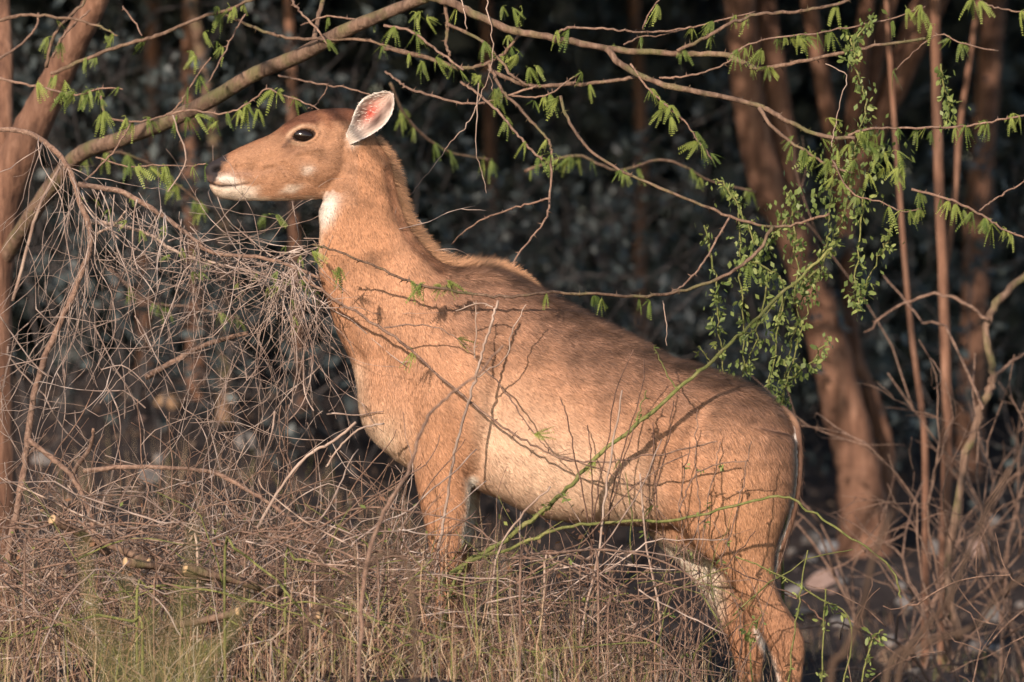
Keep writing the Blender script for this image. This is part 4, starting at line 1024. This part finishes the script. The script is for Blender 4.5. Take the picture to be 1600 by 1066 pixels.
for (x, y, sx, sz, mi, lab, sd_) in ((1300, 862, .085, .045, 1, 'pale blue grey angular stone slab beside stout double-stemmed tree', 3), (1290, 918, .105, .06, 2, 'pinkish wedge-shaped stone on soil past hind leg', 5),
                                 (264, 640, .09, .075, 3, 'tan squarish stone block under hanging dry tangle', 9), (384, 700, .075, .06, 0, 'rounded grey stone behind lower dry tangle', 12)):
    p = hit(x, y); stone(p + (0, 0, sz * .4), sx, sx * .8, sz, MS[mi], sd_, lab, None, rng.uniform(0, 3))
for k in range(48):
    x, y = (rng.uniform(1230, 1600), rng.uniform(780, 1060)) if k % 8 < 5 else (rng.uniform(0, 560), rng.uniform(610, 760))
    p = hit(x, y); s_ = rng.uniform(.02, .075)
    mi = rng.choice([0, 0, 0, 0, 2]); where = 'by the stout double-stemmed tree' if x > 900 else 'under the dry tangle'
    stone(p + (0, 0, s_ * .2), s_, s_ * rng.uniform(.7, 1), s_ * rng.uniform(.4, .8), MS[mi], 50 + k, 'small rough %s stone loose on the soil %s' % ('pinkish' if mi else 'grey', where), 'stones scattered on the soil', rng.uniform(0, 3))
# ================================================================== dry brush and grass
def wander(x, y, ang, L, Y, step=11, turn=.22, grav=0.0, ydrift=.02):
    """a wandering twig traced in the plane of the brush; ang in degrees, 0 = right, 90 = up"""
    n = max(3, int(L / step)); a = math.radians(ang); out = []; da = 0
    for k in range(n + 1):
        out.append(P(x, y, Y))
        da = da * .5 + rng.normal(0, turn * .55); a += da
        a += grav * math.cos(a) * -1
        if rng.random() < .20: a += rng.normal(0, .30)
        x += step * math.cos(a); y -= step * math.sin(a); Y += rng.normal(0, ydrift)
    return np.array(out)
def along(pl):
    s = spline(np.array(pl, float), 8); return s[rng.integers(0, len(s))]
BX = lambda x, Y: float(P(x, 900, Y)[0])
# --- the big tangle below the thorn tree
tang = thing('dry_tangle', 'tangled curtain of bare dry vines and twigs before the throat', 'dry vine', (BX(60, .1), .1, float(gz(BX(60, .1), .1))))
MAIN = [([(-12, 202), (40, 206), (82, 232), (110, 270), (124, 312), (142, 372), (122, 440), (96, 500), (70, 560), (52, 620), (42, 700), (30, 780), (14, 860), (4, 1000)], .05, 4.2, 5.5),
        ([(122, 288), (190, 300), (246, 332), (296, 368), (330, 394), (400, 402), (452, 414), (500, 436)], .0, 4.6, 2.2),
        ([(140, 346), (182, 352), (232, 366), (272, 392), (330, 410), (420, 430)], .1, 3.6, 1.8),
        ([(228, 590), (276, 562), (330, 536), (388, 520)], .5, 5, 3.2), ([(140, 372), (180, 350), (196, 330)], .05, 2.6, 1.4),
        ([(44, 686), (80, 716), (112, 744), (140, 800), (150, 860)], -.1, 4.6, 3.6), ([(130, 736), (230, 730), (330, 738), (386, 766), (440, 800), (500, 860)], -.2, 4, 2.6),
        ([(110, 745), (140, 700), (146, 670)], -.05, 4, 2.2), ([(20, 470), (60, 330), (100, 250)], .6, 3, 2), ([(270, 180), (290, 250), (262, 300)], .3, 1.4, 1),
        ([(556, 660), (520, 690), (480, 712), (440, 760), (400, 830)], -.3, 2.2, 2.6), ([(600, 662), (560, 672), (530, 700), (510, 730)], -.32, 1.6, 1.6)]
ARCH = MAIN[1][0]; ARCH2 = [(60, 215), (110, 270), (130, 330), (140, 372), (120, 440), (90, 520)]
for pl, Y, r0, r1 in MAIN:
    branch(tang, 'branch' if r0 > 2.5 else 'twig', pl, Y, Y - .08, r0, r1, M_DRY if r0 < 3.7 else M_TWIG, 6, 8, .0013, 6)
mb = MB()
def strand(x, y, ang, L, Y, r, **kw):
    r = r * math.exp(rng.normal(0, .3))
    c = wander(x, y, ang, L, Y, **kw); mb.add(*tube(c, np.linspace(r, r * .35, len(c)) * ppm(Y) * (1 + rng.normal(0, .12, len(c))), 4))
    for _ in range(rng.integers(0, 4)):                               # side forks
        k = rng.integers(1, len(c)); p = c[k]; d = unit(c[k] - c[k - 1]); d = unit(d + rng.normal(0, .55, 3) * (1, .5, 1)); pts_ = [p]
        for q in range(rng.integers(3, 7)):
            d = unit(d + rng.normal(0, .16, 3)); p = p + d * .02; pts_.append(p)
        mb.add(*tube(np.array(pts_), np.linspace(r * .6, r * .2, len(pts_)) * ppm(Y), 4))
    return c
for k in range(66):                                                  # hanging strands
    x, y = along(ARCH); strand(x + rng.normal(0, 6), y + rng.normal(0, 8), rng.normal(-90, 20), rng.uniform(80, 360), rng.normal(.02, .16), rng.uniform(.5, 1.2), turn=.10, grav=.05)
for k in range(46):
    x, y = along(ARCH2); strand(x, y, rng.normal(-82, 24), rng.uniform(120, 420), rng.normal(.05, .2), rng.uniform(.5, 1.2), turn=.10, grav=.05)
for k in range(78):                                                  # the nest-like mat
    strand(rng.normal(385, 74), rng.normal(412, 20), rng.choice([0, 180]) + rng.normal(-6, 22), rng.uniform(70, 230), rng.normal(0, .1), rng.uniform(.5, 1.2), turn=.13)
for k in range(40):
    strand(rng.normal(468, 26), rng.normal(436, 22), rng.normal(-95, 30), rng.uniform(60, 280), rng.normal(-.08, .1), rng.uniform(.5, 1.1), turn=.13)
for k in range(90):                                                  # loose crossing strands lower down
    strand(rng.uniform(-10, 520), rng.uniform(480, 800), rng.uniform(0, 360), rng.uniform(90, 300), rng.normal(.1, .25), rng.uniform(.5, 1.2), turn=.12)
mb.build('strands', M_STRAND, tang, 'stuff')
for k in range(42):                                                    # a few small green leaves still on it
    x, y = along(ARCH) if k % 3 else (rng.normal(462, 16), rng.normal(412, 22))
    put_leaf(random.choice(LEAVES[:3]), P(x, y + rng.uniform(0, 60), rng.normal(0, .1)), tang, .5, .4)
# --- stiff dry shrubs rising out of the grass
GG = 'dry shrubs rising from the grass'
labs = ['leafless %s dry shrub of arching stems at the foot of the dry tangle' % ('brown' if k % 3 == 0 else 'pale grey') for k in range(9)]
for k, (x, Y, n, H) in enumerate(((40, .0, 9, .75), (150, -.35, 9, .65), (250, .25, 9, .7), (330, -.2, 9, .62), (420, .15, 10, .72), (480, -.25, 9, .55), (545, .1, 9, .5), (90, .6, 8, .8), (600, -.4, 8, .42))):
    shrub('bare_shrub', labs[k], 'shrub', BX(x, Y), Y, n, H, .5, M_DRY if k % 3 else M_TWIG, None, 0, 0, .0026, .17, GG, .35)
# --- brushwood: countless broken twigs heaped through the grass
bw = MB()
def bw_add(n_, fx, fy, fa, fl, fY, fr, turn=.09):
    for _ in range(n_):
        Yb = fY(); c = wander(fx(), fy(), fa(), fl(), Yb, 13, turn, .02, .02); r_ = fr()
        gzz = gz(c[:, 0], c[:, 1]) + .004; c[:, 2] = np.maximum(c[:, 2], gzz)
        bw.add(*tube(c, np.linspace(r_, r_ * .5, len(c)) * ppm(Yb), 4))
U = rng.uniform; N = rng.normal
def bw_out(name, mat, label):
    global bw
    o = bw.build(name, mat, None, 'stuff'); o['label'] = label; o['category'] = 'brushwood'; bw = MB()
bw_add(150, lambda: U(-60, 640), lambda: U(800, 1080), lambda: rng.choice([0, 180]) + N(8, 32), lambda: U(70, 300), lambda: U(-1.0, .5), lambda: U(.7, 1.9), .11)
bw_add(80, lambda: U(560, 1000), lambda: U(860, 1080), lambda: rng.choice([0, 180]) + N(6, 30), lambda: U(70, 240), lambda: U(-1.0, .3), lambda: U(.7, 1.7), .11)
bw_add(130, lambda: U(-20, 640), lambda: U(820, 1060), lambda: N(90, 30), lambda: U(60, 230), lambda: U(-.8, .6), lambda: U(.6, 1.3), .11)
bw_out('brushwood', M_STRAND, 'pale broken dry twigs heaped through the grass')
bw_add(330, lambda: U(-60, 640), lambda: U(800, 1080), lambda: rng.choice([0, 180]) + N(8, 36), lambda: U(60, 260), lambda: U(-1.0, .7), lambda: U(.8, 2.4), .12)
bw_add(170, lambda: U(560, 1030), lambda: U(870, 1090), lambda: rng.choice([0, 180]) + N(6, 34), lambda: U(60, 240), lambda: U(-1.0, .3), lambda: U(.7, 2.2), .12)
bw_add(210, lambda: U(-20, 640), lambda: U(760, 1060), lambda: N(90, 32), lambda: U(60, 230), lambda: U(-.8, .6), lambda: U(.6, 1.5), .12)
bw_add(90, lambda: U(600, 1190), lambda: U(930, 1090), lambda: N(90, 26), lambda: U(60, 200), lambda: U(-.9, .1), lambda: U(.6, 1.2), .1)
bw_add(60, lambda: U(620, 1160), lambda: U(1000, 1090), lambda: N(90, 14), lambda: U(120, 300), lambda: U(-.8, -.3), lambda: U(.6, 1.1), .05)
bw_add(26, lambda: U(1260, 1620), lambda: U(900, 1090), lambda: rng.choice([0, 180, 90]) + N(0, 30), lambda: U(50, 200), lambda: U(-.8, 2), lambda: U(.7, 1.8), .1)
bw_out('brushwood', M_TWIG, 'brown broken twigs heaped through the grass')
bw_add(70, lambda: U(-40, 1150), lambda: U(870, 1080), lambda: rng.choice([0, 180, 90]) + N(0, 36), lambda: U(60, 240), lambda: U(-1.0, .1), lambda: U(.7, 1.6), .1)
bw_out('green_stalks', M_GREENTWIG, 'thin yellow green stalks scattered through the brushwood')
# --- dark dead weeds against the flank
weed = thing('dead_weed', 'dark dead weed with bare upright stems before the belly', 'weed', (BX(955, -.45), -.45, float(gz(BX(955, -.45), -.45))))
for pl in ([(990, 546), (962, 612), (950, 690), (936, 760), (926, 840), (916, 960), (930, 1150)], [(1006, 560), (1003, 610), (986, 662), (968, 724), (952, 800), (940, 920), (936, 1150)], [(876, 624), (886, 650), (898, 712), (912, 780), (926, 860)],
           [(918, 664), (922, 700), (924, 770), (928, 850)], [(990, 668), (968, 740), (950, 820)]):
    branch(weed, 'stem', pl, -.44, -.46, .9, 1.4, M_DARKTWIG, 1, 5, .002)
pale = thing('pale_weed', 'pale straw-coloured dead weed leaning across the belly', 'weed', (BX(905, -.5), -.5, float(gz(BX(905, -.5), -.5))))
for pl in ([(972, 610), (958, 690), (944, 790), (932, 880), (912, 970), (896, 1150)], [(1000, 740), (1010, 860), (1030, 960), (1030, 1150)], [(860, 760), (820, 800), (780, 860), (770, 960), (800, 1150)]):
    branch(pale, 'stem', pl, -.5, -.5, 1.4, 2.2, M_DRY, 2, 6, .002)
thigh = thing('thigh_weed', 'brown dead weed of crooked stems before thigh of the antelope', 'weed', (BX(1075, -.42), -.42, float(gz(BX(1075, -.42), -.42))))
for pl in ([(1052, 626), (1044, 690), (1026, 760), (1012, 830), (1030, 960), (1060, 1150)], [(1078, 690), (1070, 740), (1062, 800), (1070, 900), (1070, 1150)], [(1174, 690), (1164, 740), (1150, 800), (1128, 870), (1096, 960), (1076, 1150)],
           [(1126, 690), (1118, 730), (1104, 800), (1090, 900), (1080, 1000)], [(1090, 640), (1086, 720), (1092, 800), (1086, 880)], [(1170, 720), (1120, 726), (1080, 752), (1060, 800)], [(1020, 660), (1024, 760), (1040, 860), (1046, 980), (1054, 1150)],
           [(1000, 820), (1080, 860), (1150, 890), (1240, 930), (1290, 970)], [(1180, 830), (1130, 890), (1080, 950), (1040, 1010)]):
    branch(thigh, 'stem', pl, -.42, -.44, .9, 1.4, M_TWIG if pl[0][0] % 4 else M_DARKTWIG, 1, 5, .003, 6, 2, OVALS, .7)
herb = thing('green_herb', 'small green leafy herb growing beside hind hoof of the antelope', 'herb', (BX(1250, -.5), -.5, float(gz(BX(1250, -.5), -.5))))
for pl in ([(1262, 860), (1250, 930), (1240, 1000), (1222, 1150)], [(1150, 870), (1200, 890), (1270, 930), (1330, 980), (1300, 1150)], [(1290, 920), (1286, 1000), (1280, 1150)], [(1190, 960), (1170, 1000), (1190, 1150)], [(1380, 984), (1360, 1010), (1330, 1150)]):
    branch(herb, 'stem', pl, -.5, -.5, 1.2, 1.6, M_GREENTWIG, 0, 5, .002, 6, 9, OVALS, .9)
# --- arching dry canes in front of the legs
CG = 'dry canes arching over the grass'
for k in range(46):
    x, y = rng.uniform(-40, 980), rng.uniform(850, 1040); Y = rng.uniform(-1.1, -.3); a = rng.choice([0, 180]) + rng.normal(0, 16)
    c = wander(x, y, a, rng.uniform(180, 460), Y, 14, .07, 0.03, .02)
    g0 = c[0].copy(); g0[2] = float(gz(g0[0], g0[1])) - .02
    c = np.vstack([[g0], c]); c = spline(c, 3); r_ = rng.uniform(1.2, 2.4)
    v, f = tube(c, np.linspace(r_, r_ * .5, len(c)) * ppm(Y), 6, .05)
    o = part('dry_cane', v, f, [M_DRY, M_TWIG, M_GREENTWIG, M_TWIG][k % 4], None); tag(o, 'long bare %s cane arching low through the dry grass' % ['pale grey', 'brown', 'yellow green', 'brown'][k % 4], 'cane', CG)
# --- cut branches lying in the grass, pale where sawn
m_cut, nt, bs = new_mat('cut_wood'); bs.inputs['Base Color'].default_value = (.50, .33, .18, 1); bs.inputs['Roughness'].default_value = .8
for k, (a, b, r_, Y) in enumerate((((82, 812), (170, 866), 8, -.55), ((232, 878), (128, 838), 6, -.6), ((196, 878), (330, 906), 7, -.7), ((290, 888), (440, 926), 8, -.75), ((372, 956), (258, 980), 7, -.9), ((488, 946), (600, 985), 6, -.7), ((498, 962), (420, 1000), 6, -.8))):
    Y -= .12; p0, p1 = P(*a, Y), P(*b, Y + .15); t = thing('cut_branch', 'short sawn branch with pale cut end lying in the dry grass', 'branch', p1, 'cut branches lying in the grass')
    c = spline([p0, (p0 + p1) / 2 + rng.normal(0, .006, 3), p1], 5); v, f = tube(c, np.linspace(r_, r_ * .75, len(c)) * ppm(Y), 10, .12); part('stem', v, f, M_BARK, t)
    d = unit(p0 - p1); v, f = tube(np.array([p0 - d * .002, p0 + d * .004]), r_ * .98 * ppm(Y), 10); part('cut_face', v, f, m_cut, t, smooth=False)
# --- dry grass
def blades(n, xs, Ys, hs, lean, wd, cols, wob=.25):
    x, y = xs, Ys; z = gz(x, y) - .01; H = hs; az = rng.uniform(0, 6.28, n)
    ln = np.abs(rng.normal(0, lean, n)); k = 5
    pts_ = np.zeros((n, k, 3)); pts_[:, 0] = np.stack([x, y, z], 1)
    th = ln * .35
    for q in range(1, k):
        th = th + ln * .35 + rng.normal(0, wob * .4, n); az = az + rng.normal(0, wob, n)
        pts_[:, q] = pts_[:, q - 1] + (H / (k - 1))[:, None] * np.stack([np.sin(th) * np.cos(az), np.sin(th) * np.sin(az) * .7, np.cos(th)], 1)
    sa_ = rng.uniform(0, 6.28, n); s = np.stack([np.cos(sa_), np.sin(sa_) * .5, np.zeros(n)], 1)
    wv = wd * np.array([1, .95, .8, .55, .12])
    v = np.stack([pts_ - s[:, None] * wv[None, :, None], pts_ + s[:, None] * wv[None, :, None]], 2).reshape(-1, 3)
    b = np.arange(n)[:, None] * (2 * k)
    f = np.concatenate([(b + np.array([2 * q, 2 * q + 1, 2 * q + 3, 2 * q + 2])) for q in range(k - 1)], 1).reshape(-1, 4)
    ci = cols[rng.integers(0, len(cols), n)] * rng.normal(1, .22, (n, 1))
    return v, f, np.clip(np.repeat(ci, 2 * k, 0), .02, .8)
STRAW = np.array([(.17, .10, .07), (.14, .075, .05), (.25, .14, .085), (.46, .33, .21), (.40, .27, .17), (.32, .19, .115), (.28, .155, .095), (.38, .32, .26), (.52, .40, .27), (.24, .20, .09), (.20, .21, .06)])
mb = MB()
n = 1700
X = rng.uniform(-2.0, -.15, n); Yg = rng.uniform(-1.5, 1.6, n)
pat = .55 + .45 * np.sin(X * 5.1 + 1.3 * np.sin(Yg * 4)) * np.sin(Yg * 3.7 + X)
mb.add(*blades(n, X, Yg, rng.uniform(.08, .40, n) * (.55 + .6 * pat), .85, .0011, STRAW, .4))
n = 1200
X = rng.uniform(-.2, .85, n); Yg = rng.uniform(-1.5, .9, n)
mb.add(*blades(n, X, Yg, rng.uniform(.07, .34, n) * (1 - .6 * sstep(.3, .75, X)), .85, .0011, STRAW, .4))
n = 2200
X = rng.uniform(.8, 2.2, n); Yg = rng.uniform(-1.2, 6, n)
mb.add(*blades(n, X, Yg, rng.uniform(.04, .14, n), .5, .001, STRAW))
n = 1800
X = rng.uniform(-2.4, 0, n); Yg = rng.uniform(1.6, 8, n)
mb.add(*blades(n, X, Yg, rng.uniform(.06, .25, n), .4, .0012, STRAW))
n = 5000                                                               # flattened straw
X = rng.uniform(-2.0, .9, n); Yg = rng.uniform(-1.6, 1.2, n)
v, f, c = blades(n, X, Yg, rng.uniform(.12, .35, n), 1.5, .0012, STRAW, .3); v[:, 2] += np.repeat(rng.uniform(0, .3, n) ** 1.4 * (1 - .8 * sstep(.1, .6, X)), 10); mb.add(v, f, c)
g_ = mb.build('dry_grass', M_STRAW, None, 'stuff', False); g_['label'] = 'matted dry straw grass covering the bank below the antelope'; g_['category'] = 'grass'
# curled dead and green leaves caught in the brush
n = 520
q = np.array([P(U(-20, 1000), U(780, 1075), U(-.9, .3)) for _ in range(n)])
v, f = leaf_quads(q, .020)
cl_ = np.repeat(np.array([(.22, .115, .065), (.17, .09, .055), (.27, .175, .11), (.14, .17, .05), (.20, .22, .06), (.16, .09, .06)])[rng.integers(0, 6, n)], 4, 0)
o = part('caught_leaves', v, f, M_STRAW, None, cl_, False, 'stuff'); o['label'] = 'small curled leaves caught in the brushwood'; o['category'] = 'leaves'
# leaf litter on the bare soil
n = 9000
X = rng.uniform(-3.5, 4, n); Yg = rng.uniform(-1, 16, n)
v, f = leaf_quads(np.stack([X, Yg, gz(X, Yg) + .004 + .01 * rng.random(n)], 1), .035)
cl_ = np.repeat(np.array([(.11, .07, .05), (.07, .048, .04), (.16, .115, .085), (.06, .048, .046)])[rng.integers(0, 4, n)], 4, 0)
o = part('leaf_litter', v, f, M_STRAW, None, cl_, False, 'stuff'); o['label'] = 'fallen dead leaves and chips strewn over the soil'; o['category'] = 'litter'
# --- out-of-focus weeds between camera and brush
M_NEAR = bark_mat('near_stem', (.05, .03, .02), (.10, .065, .045), (.16, .11, .075), 20)
def near_weed(label, x, Y, stems_, mat, lset, lf, sc=1.0, r=2.2):
    t = thing('near_weed', label, 'weed', (BX(x, Y), Y, float(gz(BX(x, Y), Y))))
    for pl in stems_:
        q = [P(a, b, Y) for a, b in pl]; q.append(np.array([q[-1][0], Y, float(gz(q[-1][0], Y)) - .02]))
        c = spline(q, 5); v, f = tube(c, np.linspace(r * .6, r, len(c)) * ppm(Y), 6); part('stem', v, f, mat, t)
        for _ in range(lf): put_leaf(random.choice(lset), c[rng.integers(0, len(c) * 2 // 3)] + rng.normal(0, .012, 3), t, sc, .5)
near_weed('blurred yellow green weed in front of the cut branches', 200, -8, [([(100 + 24 * k + rng.normal(0, 10), 920 + rng.normal(0, 45)), (130 + 19 * k, 1010), (160 + 14 * k, 1100)]) for k in range(13)], M_GREENTWIG, OVALS, 0, .8, 3.2)
near_weed('blurred brown stick rising before the dry grass', 530, -5.0, [[(496, 830), (512, 920), (530, 1000), (545, 1090)], [(440, 1100), (470, 1000), (520, 930), (640, 890)]], M_NEAR, OVALS, 0, 1, 4)
near_weed('blurred dark brown stem past the rump over bare soil', 1330, -5.2, [[(1392, 800), (1362, 880), (1346, 960), (1320, 1020), (1296, 1090)]], M_NEAR, OVALS, 0, 1, 6)
near_weed('blurred bent cane over the grassy hump', 1450, -4.6, [[(1580, 730), (1540, 800), (1510, 870), (1480, 940), (1430, 1000), (1380, 1090)], [(1640, 880), (1560, 930), (1520, 980), (1440, 1010), (1400, 1090)]], M_NEAR, OVALS, 0, 1, 5)
